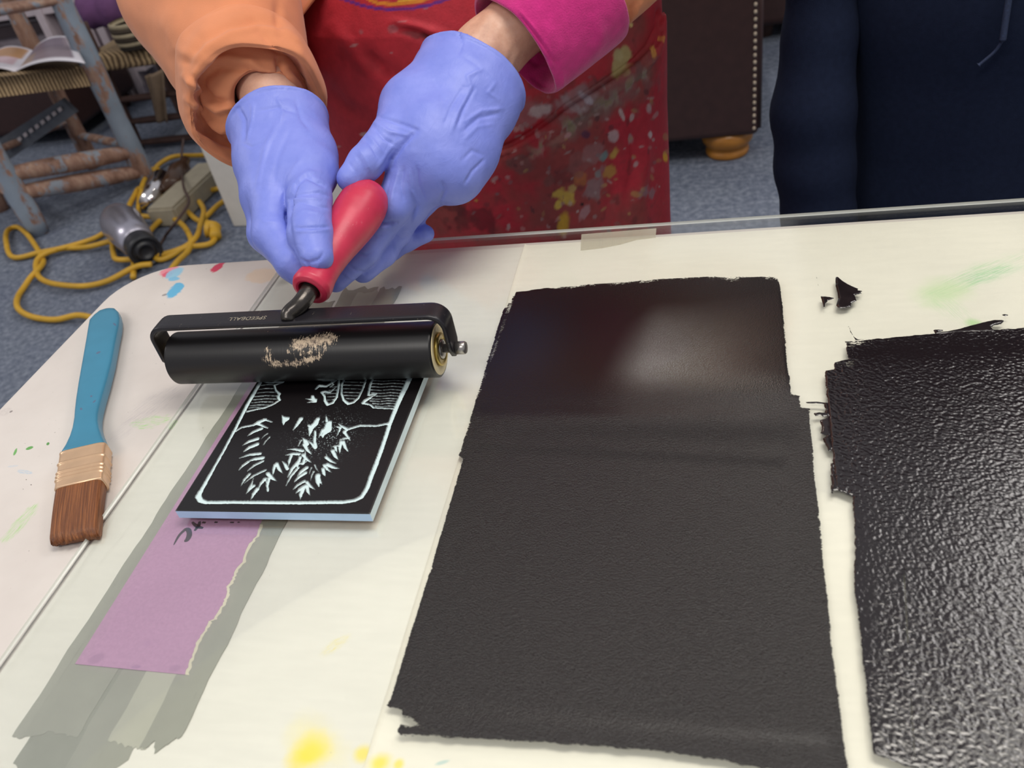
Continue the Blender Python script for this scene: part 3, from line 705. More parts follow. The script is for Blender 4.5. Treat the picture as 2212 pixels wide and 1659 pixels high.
# jagged tufts: (tip, root) strokes
for a, e, w in [((690, 580), (800, 520), 24), ((655, 650), (770, 598), 26), ((660, 700), (768, 640), 28), ((630, 748), (790, 712), 22), ((680, 780), (810, 745), 26), ((625, 842), (700, 775), 18), ((690, 850), (812, 770), 18), ((640, 965), (710, 870), 18),
                ((670, 940), (830, 840), 16), ((682, 1022), (740, 960), 22), ((720, 1066), (770, 985), 24), ((740, 900), (700, 990), 14), ((800, 600), (850, 558), 7), ((808, 660), (866, 585), 9), ((845, 1005), (860, 900), 20), ((775, 985), (830, 905), 20), ((830, 900), (850, 1000), 14), ((920, 925), (850, 865), 24), ((890, 880), (905, 800), 20),
                ((965, 865), (918, 790), 22), ((960, 770), (1000, 830), 22), ((1010, 810), (1030, 730), 20), ((1000, 680), (1120, 690), 20), ((985, 725), (1090, 715), 22), ((1120, 590), (1150, 640), 30), ((1085, 655), (1110, 610), 10), ((1190, 720), (1130, 640), 22), ((1160, 610), (1215, 670), 18),
                ((990, 960), (1085, 820), 18), ((1000, 900), (1090, 770), 24), ((1075, 840), (1100, 740), 20), ((1050, 935), (1140, 860), 24), ((1075, 890), (1150, 820), 24), ((1185, 780), (1120, 720), 20), ((1140, 690), (1120, 790), 18), ((1170, 760), (1095, 790), 14), ((1040, 995), (1130, 925), 20), ((1065, 1020), (1140, 960), 24), ((1100, 1066), (1120, 985), 26),
                ((1175, 1035), (1150, 960), 22), ((1215, 990), (1150, 930), 18), ((1180, 920), (1205, 850), 9), ((1170, 870), (1188, 820), 7), ((1245, 970), (1235, 880), 30), ((1268, 950), (1245, 900), 16), ((1295, 890), (1275, 830), 22), ((1240, 850), (1212, 800), 9), ((1340, 858), (1285, 800), 18), ((1400, 828), (1310, 795), 24), ((1380, 790), (1300, 740), 20), ((1300, 715), (1312, 762), 8),
                ((1395, 760), (1350, 690), 24), ((1340, 665), (1400, 650), 14), ((1405, 715), (1415, 620), 22), ((1472, 700), (1430, 620), 22), ((1400, 610), (1475, 590), 18), ((1385, 700), (1370, 660), 18)]:
    mid = ((a[0] + e[0]) / 2 + (e[1] - a[1]) * .06, (a[1] + e[1]) / 2 - (e[0] - a[0]) * .06)
    add_line([a, mid, e], [4, w * 1.0, w * 1.15])
cut = cut + .35 * fnoise(G, 900, 5, 2)
f_ = np.clip(cut * 1.2, 0, 1)
speck = np.clip((fnoise(G, 1400, 11, 2) - .45) * 6, 0, 1) * np.exp(-(np.linalg.norm(G - z5([(1300, 570)])[0], axis=1) / .018) ** 2)
lo_col, hi_col = lin('#120e10'), lin('#cfe2e4')
cols = lo_col + (hi_col - lo_col) * np.clip(np.maximum(f_, speck * .5), 0, 1)[:, None]
edge_in = np.minimum.reduce([G[:, 0] - b0[0], b1[0] - G[:, 0], G[:, 1] - b0[1], b1[1] - G[:, 1]])
zz = ZB - .0011 * f_ - np.clip(.0009 - edge_in, 0, 1) * .5
V = np.c_[G, zz]; F = np.array(grid_faces(nx, ny, close_m=False))[:, ::-1].tolist()
m = from_attr('block_ink', .34, spec=.5, bscale=700, bstr=.12)
o = mesh('inked_face', V, F, m, root); set_col(o, cols)
M_LINO = simple('blue_lino', '#aecbea', .5, var=.06, vscale=60, bscale=200)
M_LINO2 = simple('pale_lino', '#cfdfe2', .55, var=.06, vscale=60, bscale=200)
def wall_strip(name, z0, z1, mats, inset=0.0):
    c = [(b0[0] + inset, b0[1] + inset), (b1[0] - inset, b0[1] + inset), (b1[0] - inset, b1[1] - inset), (b0[0] + inset, b1[1] - inset)]
    V = [(x, y, z0) for x, y in c] + [(x, y, z1) for x, y in c]
    F = [(i, (i + 1) % 4, 4 + (i + 1) % 4, 4 + i) for i in range(4)] + [(3, 2, 1, 0)]
    if name == 'backing': F.append((4, 5, 6, 7))
    ob = mesh(name, V, F, mats, root, smooth=False)
    return ob
o = wall_strip('lino_side', ZG + .0016, ZB - .0006, [M_LINO, M_LINO2]); o.data.polygons[1].material_index = 1
o['label'] = 'pale blue cut edge'
wall_strip('backing', ZG + .0002, ZG + .0016, simple('backing_board', '#a4714a', .8), .0012)

# ================================================================== paint brush
def flat_loft(name, secs, mat, parent, exp=4., seg=28, cap=True):
    """secs: (left xy, right xy, z centre, half height)"""
    V = []
    for L, Rr, zc, hh in secs:
        L, Rr = np.array(L), np.array(Rr); c = (L + Rr) / 2; h = (Rr - L) / 2
        for k in range(seg):
            a = 2 * math.pi * k / seg; ca, sa = math.cos(a), math.sin(a)
            x, z = math.copysign(abs(ca) ** (2 / exp), ca), math.copysign(abs(sa) ** (2 / exp), sa)
            V.append((*(c + h * x), zc + hh * z))
    F = grid_faces(len(secs), seg)
    if cap: F += [tuple(range(seg))[::-1], tuple((len(secs) - 1) * seg + k for k in range(seg))]
    return mesh(name, V, F, mat, parent)
root = empty('paint_brush', (*Pz(180, 950, ZT)[:2], ZT), 'flat paint brush with blue handle lying on the bare table corner', 'brush')
zt_ = ZT + .013
LR = [((222, 661), (234, 659)), ((210, 668), (246, 662)), ((200, 677), (254, 670)), ((191, 688), (257, 684)), ((188, 705), (255, 702)), ((184, 730), (250, 725)), ((175, 780), (240, 778)), ((167, 825), (229, 820)), ((162, 858), (220, 850)), ((159, 885), (213, 876)),
      ((158, 900), (210, 893)), ((154, 922), (210, 908)), ((148, 940), (213, 922)), ((139, 960), (220, 940)), ((131, 974), (226, 953)), ((129, 982), (228, 960))]
M_BLUE = simple('blue_lacquer', '#3b819f', .32, var=.05, vscale=40, spec=.5)
nt = M_BLUE.node_tree; b = nt.nodes['Principled BSDF']; src = b.inputs['Base Color'].links[0].from_socket; p = pos_socket(nt); c = src
for a, e, w in [((175, 885), (177, 884), 6), ((203, 868), (206, 868), 7), ((246, 702), (250, 700), 8), ((210, 762), (216, 764), 7), ((196, 858), (200, 856), 5)]:
    c = stain(nt, c, p, *px_stain(a, e, w, zt_), '#5b5f7c', .8, .5, .3, 300)
nt.links.new(c, b.inputs['Base Color'])
n_ = len(LR); H_ = [.0025, .0042, .005, .0055] + [.0058] * (n_ - 7) + [.0062, .0068, .007]
flat_loft('handle', [(Pz(*l, zt_)[:2], Pz(*r, zt_)[:2], ZT + .0078 - .0002 * (k < 3), h) for k, ((l, r), h) in enumerate(zip(LR, H_))], M_BLUE, root, 5.)
M_COPPER = simple('copper_ferrule', '#d6b391', .3, .5, .08, 60)
secs = []
lt, rt, lb, rb = (129, 980), (228, 957), (117, 1058), (221, 1034)
for t in np.linspace(0, 1, 61):
    bump_ = sum(math.exp(-((t - q) / .022) ** 2) for q in (.33, .58, .68, .78)) * .0007 + .0003 * math.exp(-((t - .02) / .03) ** 2)
    l = np.array(lt) + t * (np.array(lb) - lt); r = np.array(rt) + t * (np.array(rb) - rt)
    L, Rr = Pz(*l, zt_)[:2], Pz(*r, zt_)[:2]; n = (Rr - L) / np.linalg.norm(Rr - L)
    secs.append((L - n * (bump_ + .0004), Rr + n * (bump_ + .0004), ZT + .0079, .0069 + bump_))
flat_loft('ferrule', secs, M_COPPER, root, 6.)
m, nt, b = nt_new('brown_bristle'); p = pos_socket(nt)
dv = Pz(150, 1160, ZT) - Pz(170, 1046, ZT); ang = math.atan2(dv[1], dv[0])
q = mapped(nt, mapped(nt, p, rot=(0, 0, -ang)), scale=(8, 520, 160)); s = noise(nt, q, 1.6, 5, .7)
c = ramp(nt, s, [(.25, lin('#3c1d10')), (.5, lin('#74421f')), (.75, lin('#a5683a'))])
nt.links.new(c, b.inputs['Base Color']); b.inputs['Roughness'].default_value = .45; bump(nt, b, s, .7, .0012)
secs = []
for t in np.linspace(0, 1, 40):
    l = np.array((118, 1050)) + t * (np.array((104, 1168)) - (118, 1050)); r = np.array((220, 1026)) + t * (np.array((208, 1150)) - (220, 1026))
    L, Rr = Pz(*l, zt_ - .004 * t)[:2], Pz(*r, zt_ - .004 * t)[:2]
    secs.append((L, Rr, ZT + .0077 - .0032 * t ** 2, .0062 * (1 - .1 * t) * (1 - .72 * max(0, (t - .9) / .1) ** 2)))
o = flat_loft('bristles', secs, m, root, 5., 120)
me = o.data; co = np.empty(len(me.vertices) * 3); me.vertices.foreach_get('co', co); co = co.reshape(-1, 3); nv = 120
dirv = (dv / np.linalg.norm(dv)); w_ = np.repeat(np.linspace(0, 1, 40), nv); j = np.tile(np.arange(nv), 40)
jit = np.random.RandomState(2).randn(nv) * .0007 + .0012 * np.sin(np.arange(nv) * 2 * np.pi / nv)
co += dirv * (np.clip((w_ - .6) / .4, 0, 1) ** 2 * jit[j])[:, None]; me.vertices.foreach_set('co', co.ravel()); me.update()

# ================================================================== brayer (ink roller)
AX = np.array([0, .4385, ZB + .0200]); RR = .0198; xL, xR = -.3905, -.1845
root = empty('ink_roller', (-.288, .4385, ZB), 'black rubber ink roller with red handle, held by both gloved hands on the block', 'roller')
zb_ = AX[2] + .0318; RW = .0198
n = 160; seg = 128; V = []; xs = np.concatenate([[xL, xL], np.linspace(xL + .0006, xR - .0006, n), [xR, xR]]); rs = np.concatenate([[.006, RW - .0008], np.full(n, RW), [RW - .0008, .0165]])
for x, r in zip(xs, rs):
    for k in range(seg):
        a = 2 * math.pi * k / seg; V.append((x, AX[1] + r * math.cos(a), AX[2] + r * math.sin(a)))
V = np.array(V); F = grid_faces(len(xs), seg)
m, nt, b = nt_new('black_rubber'); p = pos_socket(nt); at = N_(nt, 'ShaderNodeAttribute'); at.attribute_name = 'worn'
s1 = noise(nt, mapped(nt, p, scale=(900, 90, 90)), 1.0, 4, .75); s2 = noise(nt, mapped(nt, p, scale=(420, 330, 330)), 1.0, 4, .75)
s = mth(nt, 'MULTIPLY_ADD', s1, .55, mth(nt, 'MULTIPLY', s2, .5))
f = sstep(nt, mth(nt, 'ADD', s, mth(nt, 'MULTIPLY', at.outputs['Fac'], .32)), .70, .78)
c = mixc(nt, f, lin('#161415'), ramp(nt, s2, [(.35, lin('#6d5e55')), (.6, lin('#c9b49a'))]))
nt.links.new(c, b.inputs['Base Color']); b.inputs['Roughness'].default_value = .38
bump(nt, b, noise(nt, mapped(nt, p, scale=(900, 60, 60)), 1, 3), .08, .0004)
o = mesh('rubber_roller', V, F, m, root)
px, _ = project(V); worn = np.zeros(len(V))
for pts, w, a in [([(640, 745), (715, 730)], 17, .95), ([(575, 775), (600, 788), (650, 782), (690, 768)], 12, .75), ([(578, 755), (585, 765)], 9, .7), ([(620, 758), (625, 762)], 5, .8), ([(650, 764), (700, 752)], 15, .6), ([(560, 712), (690, 703)], 8, .35)]:
    worn = np.maximum(worn, a * np.exp(-(line_dist(px, pts) / w) ** 2))
set_val(o, worn, 'worn')
M_BLACK = simple('black_enamel', '#1c1a1e', .33, .3, .2, 80, 500, .15)
M_GOLD = simple('yellowed_plastic', '#e3d2a6', .4, .0, .12, 90)
M_BRASS = simple('brass', '#b9a25a', .3, .9, .1, 90); M_CHROME = simple('dull_steel', '#a8a4a0', .3, .9, .1, 90)
for sgn, x in ((1, xR), (-1, xL)):
    prof = [(0, .0178), (.0006, .0180), (.0010, .0172), (.0006, .0128), (.0002, .0120), (.0002, .0102), (.0012, .0098)]
    lathe('end_cap', (x - .0004 * sgn, AX[1], AX[2]), (sgn, 0, 0), [(t, r) for t, r in prof] + [(.0012, .0002)], M_GOLD, root)
    lathe('hub_ring', (x + .0006 * sgn, AX[1], AX[2]), (sgn, 0, 0), [(-.001, .0118), (.0016, .0118), (.0018, .0110), (.0018, .0078), (.0004, .0074)], M_BRASS, root)
    lathe('washer', (x + .0010 * sgn, AX[1], AX[2]), (sgn, 0, 0), [(0, .0070), (.0018, .0068), (.0024, .0050), (.0024, .001)], M_CHROME, root)
    lathe('axle', (x, AX[1], AX[2] + .0005), (sgn, 0, 0), [(0, .0032), (.0125, .0032), (.0125, .0046), (.0185, .0046), (.0195, .0040), (.0196, .0005)] if sgn > 0 else [(0, .0032), (.0088, .0032), (.009, .0005)], M_CHROME, root)
# bent flat bar
xa, xb, rr = xL - .0085, xR + .0105, .011
path = [(xa, AX[2] - .004)] + [(xa, z) for z in np.linspace(AX[2], zb_ - rr, 8)]
path += [(xa + rr - rr * math.cos(a), zb_ - rr + rr * math.sin(a)) for a in np.linspace(0, math.pi / 2, 9)[1:]]
path += [(x, zb_) for x in np.linspace(xa + rr, xb - rr, 30)[1:]]
path += [(xb - rr + rr * math.sin(a), zb_ - rr + rr * math.cos(a)) for a in np.linspace(0, math.pi / 2, 9)[1:]]
path += [(xb, z) for z in np.linspace(zb_ - rr, AX[2] + .001, 8)[1:]] + [(xb, AX[2] - .004)]
path = np.array(path); t = np.gradient(path, axis=0); t /= np.linalg.norm(t, axis=1)[:, None]; nn = np.c_[-t[:, 1], t[:, 0]]
V = []; hw = np.full(len(path), .0086); hw[0] = hw[-1] = .0040; hw[1] = hw[-2] = .0068
for q, n_, h in zip(path, nn, hw):
    for a in np.linspace(0, 2 * math.pi, 24, endpoint=False):
        ca, sa = math.cos(a), math.sin(a); u = math.copysign(abs(ca) ** .35, ca) * h; w = math.copysign(abs(sa) ** .35, sa) * .0019
        V.append((q[0] + n_[0] * w, AX[1] + .0005 + u, q[1] + n_[1] * w))
F = grid_faces(len(path), 24) + [tuple(range(24))[::-1], tuple((len(path) - 1) * 24 + k for k in range(24))]
m, nt, b = nt_new('worn_enamel'); p = pos_socket(nt)
s = noise(nt, mapped(nt, p, scale=(500, 120, 300)), 1, 4, .8)
c = mixc(nt, sstep(nt, s, .66, .74), lin('#232126'), lin('#8f8578')); nt.links.new(c, b.inputs['Base Color']); b.inputs['Roughness'].default_value = .32; b.inputs['Metallic'].default_value = .25
bump(nt, b, noise(nt, p, 400, 3), .15, .0005)
mesh('frame', V, F, m, root)
# worn maker's name stamped on the bar, read from the far side
M_STAMP = simple('worn_stamp', '#8d8576', .6, 0, .5, 400)
fc = bpy.data.curves.new('stamp', 'FONT'); fc.body = 'SPEEDBALL'; fc.size = .0058; fc.space_character = 1.05; fc.extrude = .00012
fo = bpy.data.objects.new('stamp', fc); COL.objects.link(fo); bpy.context.view_layer.update()
me = bpy.data.meshes.new_from_object(fo.evaluated_get(bpy.context.evaluated_depsgraph_get()))
co = np.array([v.co[:] for v in me.vertices]); fs = [tuple(q.vertices) for q in me.polygons]
bpy.data.objects.remove(fo); bpy.data.curves.remove(fc); bpy.data.meshes.remove(me)
c0 = np.array([-.3195, AX[1] - .0012, zb_ + .0019])
co = np.c_[c0[0] - (co[:, 0] - co[:, 0].max() / 2), c0[1] - (co[:, 1] - .002), c0[2] + co[:, 2]]
mesh('lettering', co, fs, M_STAMP, root, smooth=False)
# neck, collar, handle
hs = Pz(668, 628, .81); hd = np.array([.155, .968, .17]); hd /= np.linalg.norm(hd)
neck0 = np.array([-.2835, AX[1] + .002, zb_ + .001])
nk = catmull([neck0 + (-.0032, -.0070, -.0002), neck0 + (-.0024, -.002, .0030), hs - hd * .010, hs + hd * .02], 8)
V, F = tube_vf(nk, np.interp(np.linspace(0, 1, len(nk)), [0, .3, 1], [.0048, .0060, .0066]), 20); mesh('neck', V, F, simple('scuffed_steel', '#4b4744', .25, .8, .25, 200, 300, .2), root)
M_RED = simple('red_plastic', '#c22f4c', .38, 0, .08, 70, 240, .12)
nt = M_RED.node_tree; b = nt.nodes['Principled BSDF']; src = b.inputs['Base Color'].links[0].from_socket; p = pos_socket(nt)
s = noise(nt, mapped(nt, p, scale=(260, 60, 120)), 1, 5, .8); c = mixc(nt, sstep(nt, s, .60, .76, 0, .5), src, lin('#dd8d98')); nt.links.new(c, b.inputs['Base Color'])
prof = [(.010, .0070), (.000, .0074), (-.0006, .0088), (.0006, .0116), (.004, .0129), (.009, .0126), (.016, .0114), (.026, .0110), (.038, .0117), (.050, .0131), (.062, .0148), (.074, .0163), (.086, .0172), (.096, .0171), (.104, .0160), (.110, .0138), (.1145, .0100), (.1165, .005), (.117, .0005)]
pf = np.array(prof); tt = np.arange(len(pf)); ti = np.linspace(0, len(pf) - 1, 90); pf = np.c_[np.interp(ti, tt, pf[:, 0]), np.interp(ti, tt, pf[:, 1]) * 1.12]
lathe('handle', hs, hd, pf.tolist(), M_RED, root, 48)

# ================================================================== person with apron
def skin_sparse(fn, lo, hi, h, smooth=2, st=4):
    lo, hi = np.asarray(lo, float), np.asarray(hi, float)
    n = (np.ceil((hi - lo) / h / st).astype(int) + 1) * st
    cen = [lo[i] + h * (st * np.arange(n[i] // st) + (st - 1) / 2) for i in range(3)]
    G = np.stack(np.meshgrid(*cen, indexing='ij'), -1).reshape(-1, 3)
    dc = np.concatenate([fn(G[s:s + 200000]) for s in range(0, len(G), 200000)]).reshape([q // st for q in n])
    d = dc.repeat(st, 0).repeat(st, 1).repeat(st, 2)
    near = np.argwhere((np.abs(dc) < h * st * 1.3).repeat(st, 0).repeat(st, 1).repeat(st, 2))
    pts = lo + h * near
    d[near[:, 0], near[:, 1], near[:, 2]] = np.concatenate([fn(pts[s:s + 200000]) for s in range(0, len(pts), 200000)])
    it = {'d': d, 'n': n}
    return nets(d, lo, h, smooth)
def nets(d, lo, h, smooth):
    n = d.shape
    class _G: pass
    ins = d < 0
    c = [(i, j, k) for i in (0, 1) for j in (0, 1) for k in (0, 1)]
    sl = lambda A, o: A[o[0]:n[0] - 1 + o[0], o[1]:n[1] - 1 + o[1], o[2]:n[2] - 1 + o[2]]
    cnt = sum(sl(ins, o).astype(np.int8) for o in c)
    mix = (cnt > 0) & (cnt < 8); idx = -np.ones(mix.shape, int); cells = np.argwhere(mix); idx[mix] = np.arange(len(cells))
    val = np.stack([sl(d, o)[mix] for o in c], 1); pos = np.zeros((len(cells), 3)); num = np.zeros(len(cells))
    for i in range(8):
        for j in range(i + 1, 8):
            if sum(abs(np.array(c[i]) - c[j])) != 1: continue
            x = (val[:, i] < 0) != (val[:, j] < 0)
            t = val[x, i] / (val[x, i] - val[x, j])
            pos[x] += np.array(c[i]) + t[:, None] * (np.array(c[j]) - c[i]); num[x] += 1
    V = np.asarray(lo) + h * (cells + pos / num[:, None]); F = []
    for a in range(3):
        b, e = (a + 1) % 3, (a + 2) % 3
        s0 = [slice(0, None)] * 3; s1 = [slice(0, None)] * 3; s0[a] = slice(0, -1); s1[a] = slice(1, None)
        q = np.argwhere(ins[tuple(s0)] != ins[tuple(s1)])
        q = q[(q[:, b] > 0) & (q[:, e] > 0) & (q[:, b] < n[b] - 1) & (q[:, e] < n[e] - 1)]
        def cell(db, de):
            z = q.copy(); z[:, b] += db; z[:, e] += de; return idx[z[:, 0], z[:, 1], z[:, 2]]
        quad = np.stack([cell(-1, -1), cell(0, -1), cell(0, 0), cell(-1, 0)], 1)
        flip = ~ins[q[:, 0], q[:, 1], q[:, 2]]; quad[flip] = quad[flip][:, ::-1]; F.append(quad)
    F = np.vstack(F); F = F[(F >= 0).all(1)]
    if smooth: V = smooth_mesh(V, F, smooth)
    return V, F.tolist()

PC = np.array([-.250, .935])                       # middle of the standing figure
person = empty('person', (PC[0], PC[1], 0), 'person in orange cardigan and paint-stained red apron, blue gloves pushing the ink roller', 'person')
wL, wR = D(584, 200, .708), D(1046, 122, .712)
eL, eR = np.array([-.515, .875, 1.0]), np.array([.045, .905, 1.005])
sL, sR = np.array([-.425, .99, 1.38]), np.array([-.035, .99, 1.38])
def body_fn(P_):
    c = PC
    d = limb(P_, (c[0] - .062, c[1], .90), (c[0] + .062, c[1], .90), .095, .095)          # hips
    d = smin(d, limb(P_, (c[0] - .025, c[1] + .01, 1.06), (c[0] + .025, c[1] + .01, 1.06), .062, .062), .08)
    d = smin(d, limb(P_, (c[0] - .08, c[1] + .03, 1.28), (c[0] + .08, c[1] + .03, 1.28), .105, .105), .14)
    d = smin(d, limb(P_, (c[0] - .15, c[1] + .05, 1.39), (c[0] + .15, c[1] + .05, 1.39), .05, .05), .08)
    d = smin(d, limb(P_, (c[0], c[1] + .04, 1.38), (c[0], c[1] + .02, 1.50), .058, .054), .06)
    for sx in (-1, 1):
        x = c[0] + sx * .075
        d = smin(d, chain(P_, [(x, c[1], .86), (x + sx * .015, c[1] - .005, .48), (x + sx * .025, c[1] + .02, .08)], [.078, .055, .040], .03), .05)
        d = smin(d, limb(P_, (x + sx * .025, c[1] + .03, .045), (x + sx * .035, c[1] - .14, .035), .042, .032), .03)
    for s_, e_, w_, tip in ((sL, eL, wL, D(600, 330, .672)), (sR, eR, wR, D(960, 270, .682))):
        f1 = w_ + (e_ - w_) * .28
        d = smin(d, chain(P_, [s_, e_, f1, w_, tip], [.052, .043, .033, .0255 if w_ is wR else .0225, .019 if w_ is wR else .0185], .02), .03)
    return d
V, F = skin_sparse(body_fn, (-.64, .60, -.01), (.16, 1.12, 1.56), .0048, 2)
V = creases(V, F, [([(1016, 95), (1040, 62), (1062, 20)], 5, .0016), ([(1030, 110), (1052, 70), (1068, 40)], 5, -.0012), ([(1085, 150), (1094, 118), (1120, 80)], 4, .0016), ([(1098, 165), (1108, 130), (1122, 105)], 4, .0018), ([(1090, 160), (1102, 122), (1118, 92)], 4, -.0014),
                   ([(1065, 110), (1075, 60), (1095, 30)], 7, .001), ([(528, 212), (545, 186), (575, 170)], 5, .001), ([(540, 195), (548, 205)], 4, -.0012)])
m, nt, b = nt_new('skin'); p = pos_socket(nt)
c = ramp(nt, noise(nt, p, 60, 5, .65), [(.3, lin('#c0917b')), (.55, lin('#cfa088')), (.75, lin('#d8ae98'))])
c = mixc(nt, sstep(nt, noise(nt, p, 160, 3), .58, .72, 0, .35), c, lin('#b98474'))
nt.links.new(c, b.inputs['Base Color']); b.inputs['Roughness'].default_value = .5; b.inputs['Subsurface Weight'].default_value = .12; b.inputs['Subsurface Scale'].default_value = .006
b.inputs['Subsurface Radius'].default_value = (1, .4, .25)
h = bump(nt, None, noise(nt, mapped(nt, p, scale=(1, 1, 1)), 90, 4), .25, .0015); bump(nt, b, noise(nt, p, 700, 2), .2, .0004, h)
o = mesh('body', V, F, m, person)
md = o.modifiers.new('sub', 'SUBSURF'); md.levels = 1; md.render_levels = 1

# ---- gloves
def px(*q): return [D(*r) for r in q]
m, nt, b = nt_new('nitrile'); p = pos_socket(nt)
c = ramp(nt, noise(nt, p, 40, 4, .6), [(.3, lin('#7583d6')), (.7, lin('#8490e0'))])
nt.links.new(c, b.inputs['Base Color']); b.inputs['Roughness'].default_value = .46; b.inputs['Subsurface Weight'].default_value = .0; b.inputs['Specular IOR Level'].default_value = .42
h = bump(nt, None, noise(nt, mapped(nt, p, rot=(.4, .5, .7), scale=(1, .35, 1)), 120, 4, .55, 1.2), .16, .0022); bump(nt, b, noise(nt, p, 1500, 2), .12, .0003, h)
M_GLOVE = m
def glove(name, palm, fingers, cut_p, cut_n, ring, lines, label):
    allp = np.vstack([np.array(q[0]) for q in palm + fingers]); lo, hi = allp.min(0) - .036, allp.max(0) + .036
    def fn(P_):
        pd = None
        for pts, rr, k in palm:
            q = chain(P_, pts, rr, .02); pd = q if pd is None else smin(pd, q, k)
        d = pd
        for pts, rr, k in fingers:
            f = chain(P_, pts, rr, .004); d = smin(d, smin(pd, f, k), .0022)
        s = (P_ - cut_p) @ cut_n
        d = np.maximum(d, s)
        return d
    V, F = skin_sparse(fn, lo, hi, .00125, 3)
    V = creases(V, F, lines)
    N = vertex_normals(V, F); V = V + N * (.0005 * fnoise(V, 75, 7, 3))[:, None]
    s = (V - cut_p) @ cut_n                                       # rolled bead at the cuff
    V = V + N * (.0013 * np.exp(-((s + .0022) / .0016) ** 2))[:, None]
    V = V + N * (.0026 * np.exp(np.minimum(s, 0) / .012))[:, None]   # loose, slightly wavy cuff
    V = V + cut_n * (.0022 * fnoise(V, 45, 12, 2) * np.exp(s / .012))[:, None]
    o = mesh('glove', V, F, M_GLOVE, person); o['label'] = label
    return o
# hand nearer the white cabinet (thumb lying on the handle)
cp = D(587, 262, .688); cn = D(568, 160, .722) - D(590, 250, .690); cn = cn / np.linalg.norm(cn)
palm = [(px((584, 180, .712), (594, 262, .688), (612, 400, .652)), [.0225, .0238, .0235], .03),
        (px((560, 200, .710), (553, 270, .694), (566, 350, .675), (572, 425, .652)), [.0140, .0130, .0165, .0165], .02),
        (px((612, 185, .710), (640, 258, .692), (672, 330, .668)), [.0140, .0155, .0175], .02),
        (px((640, 290, .686), (672, 372, .650)), [.016, .019], .02)]
fing = [(px((672, 365, .650), (668, 430, .622), (670, 508, .600), (684, 556, .588)), [.0185, .0165, .0160, .0122], .010),
        (px((590, 425, .640), (590, 508, .622), (636, 566, .610), (672, 604, .611)), [.0170, .0152, .0140, .0120], .010),
        (px((573, 420, .655), (578, 506, .648), (628, 560, .642), (668, 575, .636)), [.0165, .0150, .0130, .0115], .008),
        (px((572, 400, .672), (588, 480, .668), (625, 530, .660), (665, 545, .650)), [.0155, .014, .0125, .011], .006),
        (px((575, 370, .688), (592, 440, .688), (620, 485, .678), (650, 500, .668)), [.014, .0125, .011, .0095], .006)]
cl = [([(700, 400), (660, 380), (640, 398), (628, 430), (620, 470)], 4.5, -.0022), ([(690, 372), (664, 372), (646, 384)], 5, .0012), ([(628, 425), (622, 470), (628, 520), (640, 560)], 6, -.0016),
      ([(622, 430), (650, 420), (690, 416), (708, 424)], 3.2, -.0011), ([(625, 446), (650, 436), (690, 446), (708, 450)], 3.0, -.0010), ([(628, 432), (655, 428), (690, 430)], 3.0, .0009), ([(630, 462), (660, 454), (695, 462)], 3, .0006),
      ([(640, 492), (670, 492), (710, 490)], 2.6, -.0009), ([(640, 500), (672, 500), (712, 496)], 3, .0006), ([(650, 560), (665, 568), (690, 560), (698, 548)], 3, -.0010), ([(662, 566), (668, 576), (672, 585)], 2.4, -.0013), ([(690, 566), (684, 580)], 3, .0007),
      ([(605, 255), (575, 320), (560, 390)], 7, .0010), ([(630, 270), (600, 340), (590, 400)], 6, -.0008), ([(590, 300), (570, 360), (562, 410)], 4, -.0007), ([(650, 340), (620, 390), (605, 430)], 5, .0008), ([(560, 240), (600, 232), (640, 245)], 4, -.0008),
      ([(520, 235), (530, 260), (528, 300)], 4, -.0013), ([(548, 226), (545, 262), (535, 300)], 3, .0010), ([(600, 215), (612, 240), (606, 268)], 3, .0009), ([(640, 220), (650, 255), (668, 280)], 4, -.0009), ([(560, 470), (575, 480), (600, 478)], 4, .0005), ([(527, 310), (545, 318), (570, 306)], 3, -.0008)]
glove('glove', palm, fing, cp, cn, None, cl, 'blue nitrile glove with its thumb along the red handle')
# hand nearer the thick ink (thumb on the butt of the handle)
cp = D(1036, 156, .702); cn = D(1075, 95, .722) - D(1005, 190, .693); cn = cn / np.linalg.norm(cn)
palm = [(px((1060, 105, .718), (1005, 200, .694), (942, 300, .672), (945, 360, .662)), [.0285, .0285, .0275, .0235], .03),
        (px((1025, 85, .722), (965, 150, .706), (888, 222, .686)), [.0200, .0195, .0200], .022),
        (px((1090, 165, .716), (1052, 240, .698), (1012, 330, .680), (992, 385, .668)), [.0195, .0190, .0195, .0175], .022),
        (px((900, 240, .686), (900, 330, .666)), [.022, .020], .022)]
fing = [(px((880, 232, .684), (846, 290, .662), (790, 353, .643), (758, 385, .639)), [.0195, .0158, .0136, .0112], .012),
        (px((900, 335, .664), (850, 448, .662), (822, 492, .668), (790, 545, .664), (725, 606, .655)), [.0185, .0148, .0122, .0108, .0095], .012),
        (px((942, 370, .662), (884, 448, .674), (856, 500, .690), (828, 548, .684), (785, 585, .676)), [.0185, .0145, .0120, .0108, .0100], .010),
        (px((980, 378, .668), (914, 434, .690), (870, 498, .710), (842, 538, .712), (880, 517, .706), (918, 505, .700)), [.0155, .0118, .0105, .0102, .0094, .0078], .010),
        (px((1004, 366, .680), (955, 410, .702), (912, 438, .722), (885, 470, .735)), [.0130, .0098, .0085, .0075], .010)]
